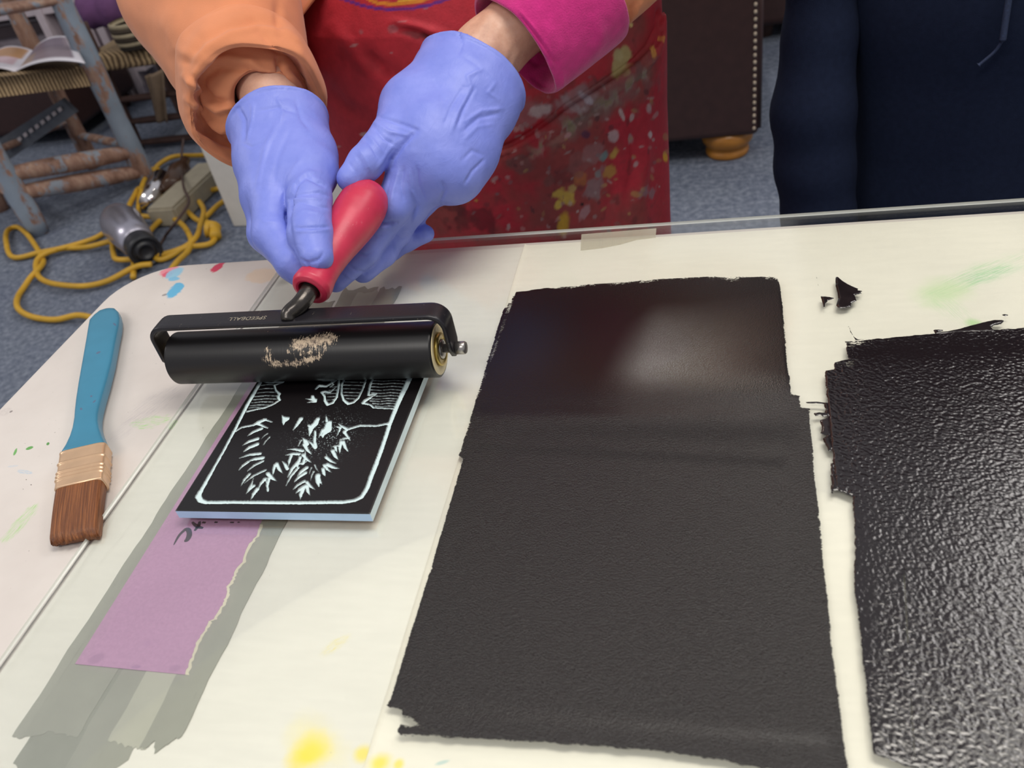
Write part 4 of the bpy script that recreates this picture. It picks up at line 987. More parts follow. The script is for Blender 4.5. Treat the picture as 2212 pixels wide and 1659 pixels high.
cl = [([(898, 282), (870, 312), (848, 345), (846, 360)], 5, -.0022), ([(862, 300), (836, 330), (815, 365)], 4, .0008), ([(812, 250), (850, 262), (900, 280)], 4, -.0012), ([(806, 262), (840, 285), (880, 292)], 4, .0012), ([(808, 275), (830, 300), (850, 312)], 3.2, -.0012),
      ([(795, 290), (812, 312), (826, 330)], 3, .0009), ([(790, 300), (806, 322), (818, 342)], 3, -.0009), ([(775, 322), (790, 345), (800, 368)], 3, .0008), ([(768, 334), (782, 354), (790, 376)], 3, -.0008), ([(752, 350), (770, 372), (774, 392)], 3, -.0006),
      ([(1015, 195), (990, 240), (975, 285)], 5, .0010), ([(1025, 190), (1002, 235), (988, 270)], 3, -.0010), ([(1000, 190), (975, 230), (960, 270)], 4, -.0007), ([(1085, 235), (1040, 240), (1005, 262)], 4, .0009), ([(1075, 246), (1035, 254), (1000, 284)], 4, -.0010), ([(1065, 268), (1030, 275), (1000, 305)], 4, .0006),
      ([(1042, 335), (1020, 325), (1000, 345)], 4, -.0009), ([(1045, 345), (1020, 370), (1005, 395)], 3, -.0012), ([(860, 370), (850, 410), (845, 440)], 3.5, .0009), ([(872, 362), (866, 400), (872, 432)], 3, -.0010), ([(885, 370), (888, 410), (905, 440)], 3, .0008), ([(900, 360), (905, 400), (918, 430)], 3, -.0009), ([(845, 380), (834, 420), (828, 450)], 3, -.0006),
      ([(955, 395), (962, 412), (950, 435)], 3, -.0012), ([(900, 445), (895, 462), (888, 478)], 3.2, -.0016), ([(990, 72), (1000, 95), (990, 120)], 3, -.0010), ([(1000, 120), (1030, 140), (1060, 175)], 5, -.0006), ([(1040, 150), (1010, 165), (1020, 200)], 4, .0007), ([(930, 160), (960, 215), (955, 260)], 8, -.0006), ([(1070, 180), (1055, 200), (1075, 215)], 4, .0008),
      ([(800, 505), (815, 512), (830, 508)], 2.6, -.0009), ([(806, 470), (826, 484), (856, 482)], 4, -.0022), ([(800, 488), (820, 494), (838, 490)], 4, .0014), ([(772, 548), (790, 552), (806, 545)], 2.6, -.0010), ([(752, 572), (772, 585), (790, 588)], 2.6, -.0010), ([(742, 590), (756, 600), (768, 606)], 2.6, .0007), ([(850, 505), (868, 515), (880, 512)], 2.6, -.0008), ([(846, 520), (852, 535)], 2.6, -.0008), ([(880, 500), (900, 512)], 2.4, -.0005)]
glove('glove', palm, fing, cp, cn, None, cl, 'blue nitrile glove with its thumb on the butt of the handle')

# ---- clothing helpers
def sleeve(path, rings, seg, wob, seed, lines, mat, parent, name, ell=None, inner=None):
    """path: centres from the cuff up the arm; rings: (distance along path, radius)"""
    P_ = catmull(path, 24); L = np.concatenate([[0], np.cumsum(np.linalg.norm(np.diff(P_, axis=0), axis=1))])
    T = np.gradient(P_, axis=0); T /= np.linalg.norm(T, axis=1)[:, None]
    up = np.array([0, 0, 1.0]); V = []; rings = np.array(rings, float)
    t = np.arange(len(rings)); ti = np.linspace(0, len(rings) - 1, (len(rings) - 1) * 7 + 1)
    ss, rr = np.interp(ti, t, rings[:, 0]), np.interp(ti, t, rings[:, 1])
    k_ = np.ones(5) / 5
    ss = np.convolve(np.pad(ss, 2, mode='edge'), k_, 'valid'); rr = np.convolve(np.pad(rr, 2, mode='edge'), k_, 'valid')
    rs_ = np.random.RandomState(seed); ph = rs_.uniform(0, 6.28, 12); am = rs_.uniform(.3, 1, 12)
    for q, (s, r) in enumerate(zip(ss, rr)):
        c = np.array([np.interp(s, L, P_[:, i]) for i in range(3)]); d = np.array([np.interp(s, L, T[:, i]) for i in range(3)]); d /= np.linalg.norm(d)
        if inner is not None and q < inner[0] * 7: c = c + inner[1] * (1 - q / 7 / inner[0])
        u = np.cross(up, d); u /= np.linalg.norm(u); w = np.cross(d, u)
        for j in range(seg):
            a = 2 * math.pi * j / seg
            k = 1 + wob * (am[0] * math.sin(2 * a + ph[0] + 6 * s) + am[1] * .7 * math.sin(3 * a + ph[1] - 14 * s) + am[2] * .5 * math.sin(5 * a + ph[2] + 30 * s) + am[3] * .35 * math.sin(7 * a + ph[3] - 20 * s))
            e = ell(s, a) if ell else 1.0
            V.append(c + r * k * e * (math.cos(a) * u + math.sin(a) * w) + d * .006 * wob * 10 * math.sin(2 * a + ph[5]) * math.exp(-abs(s) / .05))
    V = np.array(V); F = grid_faces(len(ss), seg)
    N = vertex_normals(V, F); cc = np.repeat(V.reshape(len(ss), seg, 3).mean(1), seg, 0); half = len(V) * 2 // 3
    if np.mean(np.einsum('ij,ij->i', N[half:], (V - cc)[half:])) < 0: F = [f[::-1] for f in F]; N = -N
    V = V + N * (.0016 * fnoise(V, 28, seed, 3))[:, None]
    V = creases(V, F, lines)
    return mesh(name, V, F, mat, parent)
M_ORANGE = simple('orange_cotton', '#d28760', .85, 0, .07, 26, 900, .25, .0006, .25, sheen=.15)
M_PINK = simple('pink_felt', '#c02a78', .95, 0, .10, 120, 700, .5, .0010, .15, sheen=.35)
# cardigan body: back and sides, open in front
V = []; an = np.radians(np.linspace(42, 318, 140))           # measured from the front (-y), person's right first
for t in np.linspace(0, 1, 60):
    for a in an:
        zb0 = np.interp(math.degrees(a), [42, 76, 100, 360], [.835, .845, .94, .95]); z = zb0 + (1.40 - zb0) * t
        a_ = np.interp(z, [.80, .9, .95, 1.05, 1.25, 1.4], [.226, .222, .125, .105, .150, .165]); b_ = np.interp(z, [.80, .9, .95, 1.05, 1.25, 1.4], [.170, .165, .125, .105, .13, .10])
        fl = 1 + .03 * math.sin(9 * a + 3 * z) * (1.45 - z)
        V.append((PC[0] - a_ * fl * math.sin(a), PC[1] + .01 - b_ * fl * math.cos(a), z))
cardigan = mesh('cardigan', V, grid_faces(60, 140, close_m=False), M_ORANGE, person); cardigan.modifiers.new('solid', 'SOLIDIFY').thickness = .003
# rolled-up sleeve on the side of the chair
pth = [D(556, 235, .700), D(524, 150, .738), D(478, 30, .792), eL + np.array([.0, -.002, -.01]), eL + (sL - eL) * .35, eL + (sL - eL) * .75, sL + np.array([.02, 0, .01])]
rg = [(.060, .026), (.025, .0262), (.006, .0275), (.002, .0305), (.006, .036), (.014, .0435), (.017, .0465), (.013, .0490), (.006, .0512), (.000, .0535), (-.002, .0555), (.002, .0590), (.014, .0620), (.030, .0635), (.044, .0640), (.052, .0635), (.056, .0610), (.058, .0580), (.066, .0590), (.085, .0640), (.11, .070), (.15, .079), (.20, .086), (.25, .086), (.30, .080), (.36, .072), (.44, .068), (.52, .066), (.60, .06)]
cl = [([(418, 190), (424, 160), (448, 134), (490, 124), (540, 134), (575, 160)], 10.2, 0.0028), ([(428, 205), (440, 168), (470, 146), (530, 148), (565, 166)], 10.2, -0.0028), ([(400, 166), (428, 190), (448, 222), (472, 238), (506, 228)], 8.5, 0.0048), ([(418, 168), (444, 196), (460, 215), (490, 222)], 6.8, -0.0032),
      ([(404, 214), (428, 232), (448, 262), (478, 282), (500, 272)], 8.5, 0.0040), ([(408, 232), (436, 252), (456, 282), (490, 300)], 6.8, -0.0032), ([(412, 255), (440, 285), (480, 312), (515, 318)], 8.5, -0.0040), ([(425, 285), (460, 308), (505, 330), (530, 345)], 10.2, 0.0032),
      ([(420, 140), (450, 100), (500, 70), (560, 56), (620, 68), (660, 100)], 10.2, 0.0024), ([(408, 130), (440, 92), (490, 60), (550, 46), (620, 54)], 10.2, -0.0024), ([(560, 66), (600, 110), (606, 150), (596, 165)], 8.5, -0.0020), ([(600, 128), (606, 160), (612, 165)], 5.1, -0.0048), ([(618, 150), (650, 190), (668, 240)], 8.5, 0.0024), ([(640, 95), (662, 150), (676, 200)], 8.5, 0.0016), ([(632, 150), (655, 175), (662, 215)], 6.8, -0.0020),
      ([(380, 122), (420, 142)], 10.2, -0.0028), ([(380, 112), (415, 128)], 11.9, 0.0016), ([(510, 50), (545, 42), (580, 46)], 11.9, -0.0020), ([(600, 0), (600, 40), (606, 75)], 8.5, -0.0024), ([(430, 30), (440, 80), (425, 110)], 20.4, 0.0016), ([(300, 20), (360, 60), (400, 100)], 27.2, 0.0020), ([(330, 10), (420, 5), (520, 15)], 23.8, -0.0016)]
sleeve(pth, rg, 220, .045, 3, cl, M_ORANGE, cardigan, 'rolled_sleeve', inner=(6, D(574, 192, .715) - D(544, 200, .715)))
# the other sleeve: orange over the arm, pink cuff turned back over it
dR = (eR - wR) / np.linalg.norm(eR - wR); c0 = D(1122, 96, .722)
pth = [c0 + dR * .02, c0 + dR * .07, c0 + dR * .14, eR + np.array([.0, 0, 0]), eR + (sR - eR) * .4, eR + (sR - eR) * .8, sR + np.array([-.02, 0, .01])]
sleeve(pth, [(.0, .036), (.02, .042), (.05, .048), (.08, .052), (.12, .054), (.16, .056), (.22, .056), (.30, .055), (.40, .055), (.50, .055), (.60, .05)], 120, .03, 8,
       [([(1372, 0), (1350, 50), (1340, 85)], 4, -.004), ([(1385, 0), (1362, 45)], 4, .003)], M_ORANGE, cardigan, 'sleeve')
shirt = sleeve([c0 - dR * .004, c0 + dR * .03, c0 + dR * .07, c0 + dR * .11], [(.06, .034), (.035, .0405), (.015, .0455), (.003, .0480), (-.001, .0500), (.001, .0525), (.010, .0545), (.030, .0565), (.055, .0585), (.074, .0600), (.080, .0595), (.081, .0570), (.076, .0550)], 200, .03, 5,
               [([(1130, 40), (1170, 90), (1205, 140)], 4, -.0016), ([(1120, 20), (1160, 70), (1200, 130)], 3, .0014), ([(1215, 160), (1216, 190), (1200, 208)], 4, .0015), ([(1290, 40), (1300, 90), (1270, 130)], 12, .0018), ([(1150, 165), (1170, 185), (1190, 190)], 6, -.002), ([(1135, 120), (1160, 140), (1180, 130)], 6, -.002)], M_PINK, person, 'pink_cuff')
# ---- trousers and shoes below the apron
M_TROU = simple('dark_trousers', '#2a2b33', .9)
def trou(P_):
    c = PC; d = limb(P_, (c[0] - .062, c[1], .86), (c[0] + .062, c[1], .86), .100, .100)
    for sx in (-1, 1):
        x = c[0] + sx * .075; d = smin(d, chain(P_, [(x, c[1], .82), (x + sx * .015, c[1] - .005, .48), (x + sx * .025, c[1] + .015, .10)], [.084, .066, .060], .03), .05)
    return np.maximum(np.maximum(d, P_[:, 2] - .90), .055 - P_[:, 2])
V, F = skin_sparse(trou, (-.5, .72, .03), (.06, 1.12, 1.02), .010, 2); mesh('trousers', V, F, M_TROU, person)
for sx in (-1, 1):
    x = PC[0] + sx * .10
    V, F = skin_sparse(lambda P_: np.maximum(smin(limb(P_, (x, PC[1] + .035, .05), (x + sx * .02, PC[1] - .15, .038), .05, .042), limb(P_, (x, PC[1] + .03, .06), (x, PC[1] + .02, .10), .05, .05), .03), .002 - P_[:, 2]), (x - .1, PC[1] - .24, -.01), (x + .1, PC[1] + .12, .17), .007, 2)
    mesh('shoe', V, F, simple('black_shoe', '#1b1a1c', .5), person)
# ---- apron
nu, nz_ = 460, 300
U = np.radians(np.linspace(-118, 118, nu)); Zs = np.concatenate([np.linspace(.42, .58, 30, endpoint=False), np.linspace(.58, .92, 230, endpoint=False), np.linspace(.92, 1.02, 40)])
a_z = lambda z: np.interp(z, [.40, .60, .74, .88, .96, 1.04], [.196, .197, .200, .208, .140, .098])
b_z = lambda z: np.interp(z, [.40, .60, .74, .88, .96, 1.04], [.150, .146, .140, .137, .125, .100])
V = []
for z in Zs:
    a_, b_ = a_z(z), b_z(z)
    for u in U:
        fold = .004 * math.sin(11 * u + 1.5 + 2 * z) * np.clip((.80 - z) / .3, 0, 1) + .003 * math.sin(5 * u + 9 * z)
        V.append((PC[0] + (a_ + fold) * math.sin(u), PC[1] - (b_ + fold) * math.cos(u), z))
V = np.array(V); F = grid_faces(nz_, nu, close_m=False)
if vertex_normals(V, F)[nz_ // 2 * nu + nu // 2][1] > 0: F = [f[::-1] for f in F]
pk = [(1000, 352), (1060, 338), (1110, 320), (1150, 296), (1185, 272), (1230, 236), (1290, 198), (1340, 165), (1380, 135), (1405, 108), (1424, 70), (1430, 35)]
pxv, dep = project(V)
N = vertex_normals(V, F)
# pocket: everything below its sloping mouth lies on a second layer of cloth
def side(P_, line):
    r = np.full(len(P_), 1e9); sg = np.zeros(len(P_))
    for a, b_ in zip(line[:-1], line[1:]):
        a, b_ = np.array(a, float), np.array(b_, float); d, t = seg_dist(P_, a, b_); cr = (b_[0] - a[0]) * (P_[:, 1] - a[1]) - (b_[1] - a[1]) * (P_[:, 0] - a[0])
        k = d < r; r[k] = d[k]; sg[k] = np.sign(cr[k])
    return r * sg
frontish = np.abs(np.tile(U, nz_)) < 1.75
sd = side(pxv, pk); sdc = np.where((pxv[:, 0] > 990) & frontish, sd, -99)
V = V + N * (.0050 * np.clip(sdc / 5 + .5, 0, 1) * np.exp(-np.maximum(sdc, 0) / 260) * np.clip((pxv[:, 0] - 990) / 40, 0, 1))[:, None]
V = creases(V, F, [(pk, 4.5, .0030), ([(x - 6, y - 8) for x, y in pk], 5, -.0030), ([(x + 14, y + 30) for x, y in pk[2:]], 5, -.0010), ([(860, 60), (905, 72), (945, 100)], 10, -.004), ([(850, 50), (900, 58), (960, 75)], 10, .003), ([(760, 90), (800, 130), (850, 170)], 16, -.005), ([(720, 60), (770, 110), (800, 160)], 16, .004), ([(700, 180), (740, 230), (780, 250)], 14, -.004),
                      ([(1430, 20), (1434, 70), (1424, 112), (1402, 142)], 4, .003), ([(1422, 20), (1426, 66), (1416, 108)], 4, -.003), ([(1300, 330), (1330, 400), (1310, 480)], 14, -.0025), ([(1390, 260), (1395, 340), (1380, 440)], 12, .003), ([(1365, 240), (1372, 340), (1355, 440)], 12, -.003), ([(960, 390), (1060, 350), (1150, 300)], 10, -.002)])
base = np.tile(lin('#b82f3b'), (len(V), 1))
def blend(mask, col):
    global base
    mask = np.clip(mask, 0, 1)[:, None]; base = base * (1 - mask) + lin(col) * mask
ss = lambda x, a, b_: np.clip((x - a) / (b_ - a), 0, 1)
n1, n2, n3, n4 = fnoise(V, 22, 1, 4), fnoise(V, 60, 2, 4), fnoise(V * (1, 1, .6), 120, 3, 3), fnoise(V, 45, 6, 4)
X_, Y_ = pxv[:, 0], pxv[:, 1]
zone = ss(X_ + .55 * Y_, 1020, 1180) * ss(1445 - X_, 0, 60)
base = base * (1 + .12 * n2)[:, None]
blend(zone * ss(n1, -.05, .32) * .62, '#7d4a40'); blend(zone * ss(n4, .05, .35) * .5, '#8c4642'); blend(zone * ss(n2, .25, .45) * .5, '#5a3030')
bandd = np.exp(-((sd - 26) / 17) ** 2) * ss(X_, 1120, 1190) * ss(1410 - X_, 0, 30); blend(bandd * ss(n2, -.35, .1) * .9, '#77695c'); blend(bandd * ss(n3, .05, .3) * .8, '#b1a59c'); blend(bandd * ss(n3, .2, .4) * (n1 > 0) * .7, '#8d8a4e')
blend(np.exp(-((sd + 14) / 13) ** 2) * ss(X_, 1010, 1060) * .55, '#a01722')
def blob(x, y, rx, ry, ang, col, op=.9, rough=.6, fr=90):
    ca, sa = math.cos(math.radians(ang)), math.sin(math.radians(ang)); dx, dy = X_ - x, Y_ - y
    d = np.sqrt(((dx * ca + dy * sa) / rx) ** 2 + ((-dx * sa + dy * ca) / ry) ** 2) + rough * fnoise(V, fr, int(x) % 50, 3)
    blend(op * ss(-d, -1.1, -.7) * (np.abs(np.tile(U, nz_)) < 1.9), col)
for q in [(1300, 215, 120, 45, -25, '#7a5a58', .5, .9), (1130, 245, 90, 28, -15, '#8c6f6f', .55, 1.), (1240, 215, 60, 22, -20, '#a08a8c', .55, 1.), (1160, 240, 28, 12, -20, '#c5b6b4', .7, .9), (1105, 252, 18, 9, -10, '#bcaaaa', .7, .9), (1265, 212, 20, 9, 50, '#b9b2bb', .7, .9), (1230, 225, 30, 10, 40, '#a59a9c', .5, .9),
          (1345, 132, 20, 30, 15, '#b3a06a', .95, .8), (1335, 118, 12, 14, 0, '#b8a878', .9, .7), (1363, 54, 5, 5, 0, '#d6bb7a', .95, .3), (1404, 112, 4, 12, 15, '#d99a4c', .85, .5), (1420, 85, 3, 6, 0, '#d98f4c', .8, .4), (1200, 300, 26, 8, -30, '#a2685e', .8, .8), (1225, 290, 10, 6, -30, '#c79593', .8, .6), (1262, 288, 10, 9, 0, '#4a3050', .7, .6),
          (1220, 425, 22, 16, 20, '#c9a64a', .95, .9), (1205, 440, 8, 12, 20, '#d1b04e', .95, .5), (1235, 405, 14, 12, 0, '#b89a5a', .85, .9), (1215, 482, 15, 28, 8, '#c79a34', .97, .5), (1250, 385, 20, 14, 20, '#b5713e', .6, 1.), (1318, 370, 14, 16, 20, '#b98f45', .75, .9), (1322, 332, 9, 16, 25, '#c09a4a', .9, .6), (1300, 338, 9, 14, 20, '#6f8f8c', .85, .6), (1288, 375, 8, 10, 0, '#7f9693', .6, .8),
          (1322, 290, 12, 12, 0, '#c4b0ae', .75, .9), (1398, 290, 8, 8, 0, '#d1c2c0', .8, .6), (1360, 300, 8, 16, 10, '#a68f8c', .7, .8), (1396, 232, 10, 14, 0, '#b5a7a5', .7, .9), (1340, 248, 5, 14, -20, '#c4b3ae', .8, .6), (1362, 252, 5, 10, 10, '#bda9a2', .8, .6), (1285, 400, 20, 34, 25, '#8b7f80', .6, 1.), (1262, 455, 9, 22, 35, '#b58f92', .65, .8), (1255, 440, 4, 4, 0, '#241a1c', .9, .3), (1395, 415, 24, 12, -10, '#8d8186', .6, .9), (1372, 420, 10, 8, -10, '#b08a52', .6, .9),
          (1433, 338, 6, 12, -10, '#e0a62e', .98, .3), (1372, 355, 4, 8, 20, '#b7a2a0', .7, .5), (1010, 432, 6, 4, 0, '#c29a4a', .85, .5), (1030, 430, 5, 4, 0, '#c29a4a', .85, .5), (1070, 382, 10, 5, -30, '#b09a98', .6, .6), (1185, 388, 14, 16, 0, '#77504a', .6, .9), (1120, 350, 30, 20, 0, '#6e5550', .55, 1.), (1240, 350, 26, 30, 20, '#8a5a56', .55, 1.), (1275, 330, 22, 30, 20, '#a38280', .45, 1.),
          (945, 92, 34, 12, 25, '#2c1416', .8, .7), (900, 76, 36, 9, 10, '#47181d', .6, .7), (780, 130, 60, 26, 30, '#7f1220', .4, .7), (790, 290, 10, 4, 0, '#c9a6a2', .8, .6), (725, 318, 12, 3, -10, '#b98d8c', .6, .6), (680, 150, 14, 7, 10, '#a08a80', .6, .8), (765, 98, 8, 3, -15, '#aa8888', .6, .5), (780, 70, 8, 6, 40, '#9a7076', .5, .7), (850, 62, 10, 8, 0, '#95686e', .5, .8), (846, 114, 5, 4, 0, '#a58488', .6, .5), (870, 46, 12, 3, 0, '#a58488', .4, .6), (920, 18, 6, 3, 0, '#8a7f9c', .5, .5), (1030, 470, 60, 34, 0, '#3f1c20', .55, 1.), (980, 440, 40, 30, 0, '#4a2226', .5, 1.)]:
    blob(*q)
rs2 = np.random.RandomState(7)
for k in range(150):
    x, y = rs2.uniform(1020, 1440), rs2.uniform(150, 520)
    if x + .5 * y < 1130: continue
    blob(x, y, rs2.uniform(2, 9), rs2.uniform(2, 6), rs2.uniform(0, 180), ['#b5a29e', '#a08c88', '#8a5f58', '#c49a94', '#7a6f70', '#b08a5a', '#5a3438'][rs2.randint(7)], rs2.uniform(.3, .75), .7)
def stripe(pts, w, col, op=.95):
    d = line_dist(pxv, pts); blend(op * ss(-d, -w * .6, -w * .4) * (np.abs(np.tile(U, nz_)) < 1.2), col)
stripe([(700, -30), (736, -4), (782, 12), (817, 19), (855, 21), (893, 18), (930, 10), (961, 0), (1010, -22)], 7, '#5d2a86', .9); stripe([(760, -28), (800, 0), (817, 7), (858, 9), (893, 5), (918, -1), (960, -22)], 8, '#d9892e'); stripe([(860, 3), (885, 0), (905, -6)], 5, '#e5b43a', .9)
m = from_attr('apron_cloth', .62, spec=.35, bscale=420, bstr=.3, bdist=.0008, var=.08, vscale=140)
apron = mesh('apron', V, F, m, person); set_col(apron, base)

# ================================================================== person in navy
navy = empty('person', (.37, 1.06, 0), 'person in plain navy sweatshirt standing behind the thick ink patch, one arm hanging', 'person')
def nbody(P_):
    d = limb(P_, (.31, 1.06, .85), (.43, 1.06, .85), .09, .09); d = smin(d, limb(P_, (.31, 1.05, 1.2), (.43, 1.05, 1.2), .10, .10), .12)
    for sx in (-1, 1): d = smin(d, chain(P_, [(.37 + sx * .08, 1.07, .82), (.37 + sx * .09, 1.07, .45), (.37 + sx * .09, 1.10, .06)], [.08, .055, .04], .03), .04)
    w_ = Py(1770, 480, .97); el_ = Py(1770, 60, 1.01)
    d = smin(d, chain(P_, [(.215, 1.05, 1.22), Py(1776, -60, 1.02), Py(1770, 80, 1.01), Py(1757, 300, .985), w_, w_ + (0, -.002, -.08)], [.045, .030, .029, .027, .024, .022], .02), .03)
    h_ = w_ + (0, -.004, -.10); hand = chain(P_, [h_, h_ + (0, -.004, -.07)], [.024, .026], .01)
    for k, (y, l) in enumerate(((-.030, .07), (-.012, .085), (.004, .08), (.018, .062))): hand = smin(hand, limb(P_, h_ + (0, y - .004, -.085), h_ + (.004, y - .010, -.085 - l), .0092, .0078), .005)
    hand = smin(hand, limb(P_, h_ + (0, -.02, -.02), h_ + (.008, -.05, -.08), .012, .009), .01)
    d = smin(d, hand, .012)
    return smin(d, chain(P_, [(.51, 1.05, 1.22), (.60, 1.02, .98), (.59, .97, .74), (.58, .95, .62)], [.045, .038, .028, .022], .02), .03)
V, F = skin_sparse(nbody, (.05, .84, -.01), (.70, 1.24, 1.36), .008, 2); mesh('body', V, F, bpy.data.materials['skin'], navy)
M_NAVY = simple('navy_fleece', '#1b2236', .95, 0, .10, 160, 900, .4, .0006, .12)
def ntorso(P_):
    q = P_.copy(); q[:, 1] = 1.04 + (q[:, 1] - 1.04) / .80
    T_ = [Py(1846, y, 1.03) for y in (0, 440)]; t0, t1 = (v + np.array([.122, 0, 0]) for v in T_)
    up_ = t0 + (t0 - t1) * 1.6; dn = t1 + (t1 - t0) * .6; w = np.array([.15, 0, 0])
    cl_ = lambda v: np.array([v[0], 1.04, v[2]])
    d = chain(q, [cl_(dn), cl_(t1), cl_(t0), cl_(up_)], [.120, .122, .122, .12], .03)
    d = smin(d, chain(q, [cl_(dn + w), cl_(t1 + w), cl_(t0 + w), cl_(up_ + w)], [.125, .125, .125, .12], .03), .10)
    d = d + .0045 * np.sin(q[:, 0] * 44 + 2.4 + q[:, 2] * 3) * np.exp(-((q[:, 1] - .90) / .1) ** 2)
    return np.maximum(np.maximum(d, .50 - P_[:, 2]), P_[:, 2] - 1.30)
V, F = skin_sparse(ntorso, (.08, .86, .46), (.66, 1.22, 1.36), .008, 3)
sweat = mesh('sweatshirt', V, F, M_NAVY, navy)
na = [Py(1776, -60, 1.02), Py(1770, 80, 1.01), Py(1756, 240, .99), Py(1760, 360, .98), Py(1768, 470, .97)]
def narm(P_):
    d = chain(P_, [(.215, 1.05, 1.24)] + na + [na[-1] + (na[-1] - na[-2]) * 1.0], [.055, .036, .040, .0465, .0455, .043, .041], .012)
    d = d +   .0006 * np.sin((P_[:, 2] + .25 * P_[:, 0]) * 95) * np.exp(-((P_[:, 2] - .62) / .06) ** 2)
    return np.maximum(d, na[-1][2] - .05 - P_[:, 2])
V, F = skin_sparse(narm, (.02, .86, .40), (.32, 1.14, 1.34), .006, 3); mesh('sleeve', V, F, M_NAVY, sweat)
V, F = skin_sparse(lambda P_: np.maximum(chain(P_, [(.53, 1.04, 1.24), (.61, 1.01, .98), (.60, .96, .76), (.595, .945, .66)], [.06, .058, .052, .046], .02), .64 - P_[:, 2]), (.44, .84, .6), (.74, 1.14, 1.34), .009, 3); mesh('sleeve', V, F, M_NAVY, sweat)
M_CORD = simple('navy_cord', '#25304c', .8, 0, .25, 500)
yf = .921
tube('drawstring', catmull([Py(2185, -60, yf), Py(2180, -10, yf), Py(2172, 45, yf - .002), Py(2166, 88, yf - .004)], 10), .0032, M_CORD, sweat, 10)
tube('drawstring', catmull([Py(2168, 84, yf - .002), Py(2150, 110, yf), Py(2130, 128, yf), Py(2114, 141, yf)], 8), [.0016] * 24 + [.0032], M_CORD, sweat, 8)
def ntrou(P_):
    d = limb(P_, (.31, 1.06, .84), (.43, 1.06, .84), .098, .098)
    for sx in (-1, 1): d = smin(d, chain(P_, [(.37 + sx * .08, 1.07, .82), (.37 + sx * .09, 1.07, .45), (.37 + sx * .09, 1.10, .1)], [.090, .070, .060], .03), .05)
    return np.maximum(np.maximum(d, .06 - P_[:, 2]), P_[:, 2] - .92)
V, F = skin_sparse(ntrou, (.1, .90, .03), (.64, 1.24, .98), .010, 2); mesh('trousers', V, F, simple('navy_trousers', '#171c2c', .95), navy)
for sx in (-1, 1):
    x = .37 + sx * .09
    V, F = skin_sparse(lambda P_: np.maximum(limb(P_, (x, 1.11, .05), (x, .92, .04), .052, .044), .002 - P_[:, 2]), (x - .1, .84, -.01), (x + .1, 1.2, .13), .008, 2); mesh('shoe', V, F, bpy.data.materials['black_shoe'], navy)

# ================================================================== things behind the table, left
def wood_mat(name, paint, amount):
    m, nt, b = nt_new(name); p = pos_socket(nt)
    g = noise(nt, mapped(nt, p, scale=(1, 1, .25)), 30, 5, .7)
    w = ramp(nt, g, [(.3, lin('#6b4c3c')), (.5, lin('#957363')), (.7, lin('#b39682'))])
    pt = ramp(nt, noise(nt, p, 12, 4), [(.3, lin(paint) * .85), (.7, lin(paint) * 1.1)])
    f = sstep(nt, noise(nt, mapped(nt, p, scale=(1, 1, .45)), 17, 6, .72), .60 - amount * .25, .68 - amount * .25)
    nt.links.new(mixc(nt, f, w, pt), b.inputs['Base Color']); b.inputs['Roughness'].default_value = .8; bump(nt, b, g, .3, .002); return m
M_POST = wood_mat('weathered_blue_wood', '#8a96a4', .75); M_RUNG = wood_mat('worn_wood', '#8f97a2', .28); M_DARKW = simple('dark_brown_wood', '#4b3530', .8, var=.2)
A0, B0 = Pz(318, 392, 0), Pz(88, 505, 0)
ab = (A0 - B0) / np.linalg.norm(A0 - B0); bk = np.array([-ab[1], ab[0], 0]) * 1.0
if bk[1] < 0: bk = -bk
C0, D0 = A0 + bk * .40 - ab * .02, B0 + bk * .40 + ab * .02
chair = empty('rush_chair', ((A0 + D0) / 2), 'old rush-seat chair with flaking blue paint, a magazine lying on its seat', 'chair')
def post(name, p0, h, r, mat, par, lean=(0, 0)):
    z = np.linspace(0, h, 24); P_ = np.c_[p0[0] + lean[0] * z, p0[1] + lean[1] * z, z]
    return tube(name, P_, r * (1 + .05 * np.sin(z * 17)) * np.clip(.85 + z * 2, .85, 1), mat, par, 16)
post('post', A0, 1.02, .036, M_POST, chair); post('post', B0, 1.02, .036, M_POST, chair)
post('leg', C0, .74, .030, M_RUNG, chair); post('leg', D0, .74, .030, M_RUNG, chair)
U_ = np.array([0, 0, 1.0])
def rung(a, za, b_, zb, r, par, mat=M_RUNG, flat=.6, name='stretcher'):
    a, b_ = np.array(a) + U_ * za, np.array(b_) + U_ * zb; t = np.linspace(0, 1, 20)[:, None]
    V, F = tube_vf(a + (b_ - a) * t, r * (.75 + .25 * np.sin(np.pi * t[:, 0])), 14, True, flat); return mesh(name, V, F, mat, par)
zA1 = Py(262, 330, A0[1])[2]; zB1 = Py(38, 375, B0[1])[2]; zA2 = Py(285, 372, A0[1])[2]; zB2 = Py(62, 415, B0[1])[2]
rung(A0, zA1, B0, zB1, .034, chair, flat=.9); rung(A0, zA2, B0, zB2, .034, chair, flat=.9)
rung(C0, .20, D0, .20, .022, chair); rung(A0, .14, C0, .14, .022, chair); rung(B0, .14, D0, .14, .022, chair); rung(B0, .26, D0, .26, .022, chair)
rung(A0, Py(140, -2, A0[1])[2], B0, Py(-60, 32, B0[1])[2], .036, chair, flat=.5, name='back_slat'); rung(A0, .88, B0, .88, .045, chair, flat=.4, name='back_slat')
rung(A0, .70, C0, .70, .024, chair, name='armrest'); rung(B0, .70, D0, .70, .024, chair, name='armrest')
zs_ = Py(195, 146, A0[1])[2]; tilt = (zB1 + zB2 - zA1 - zA2) / 2
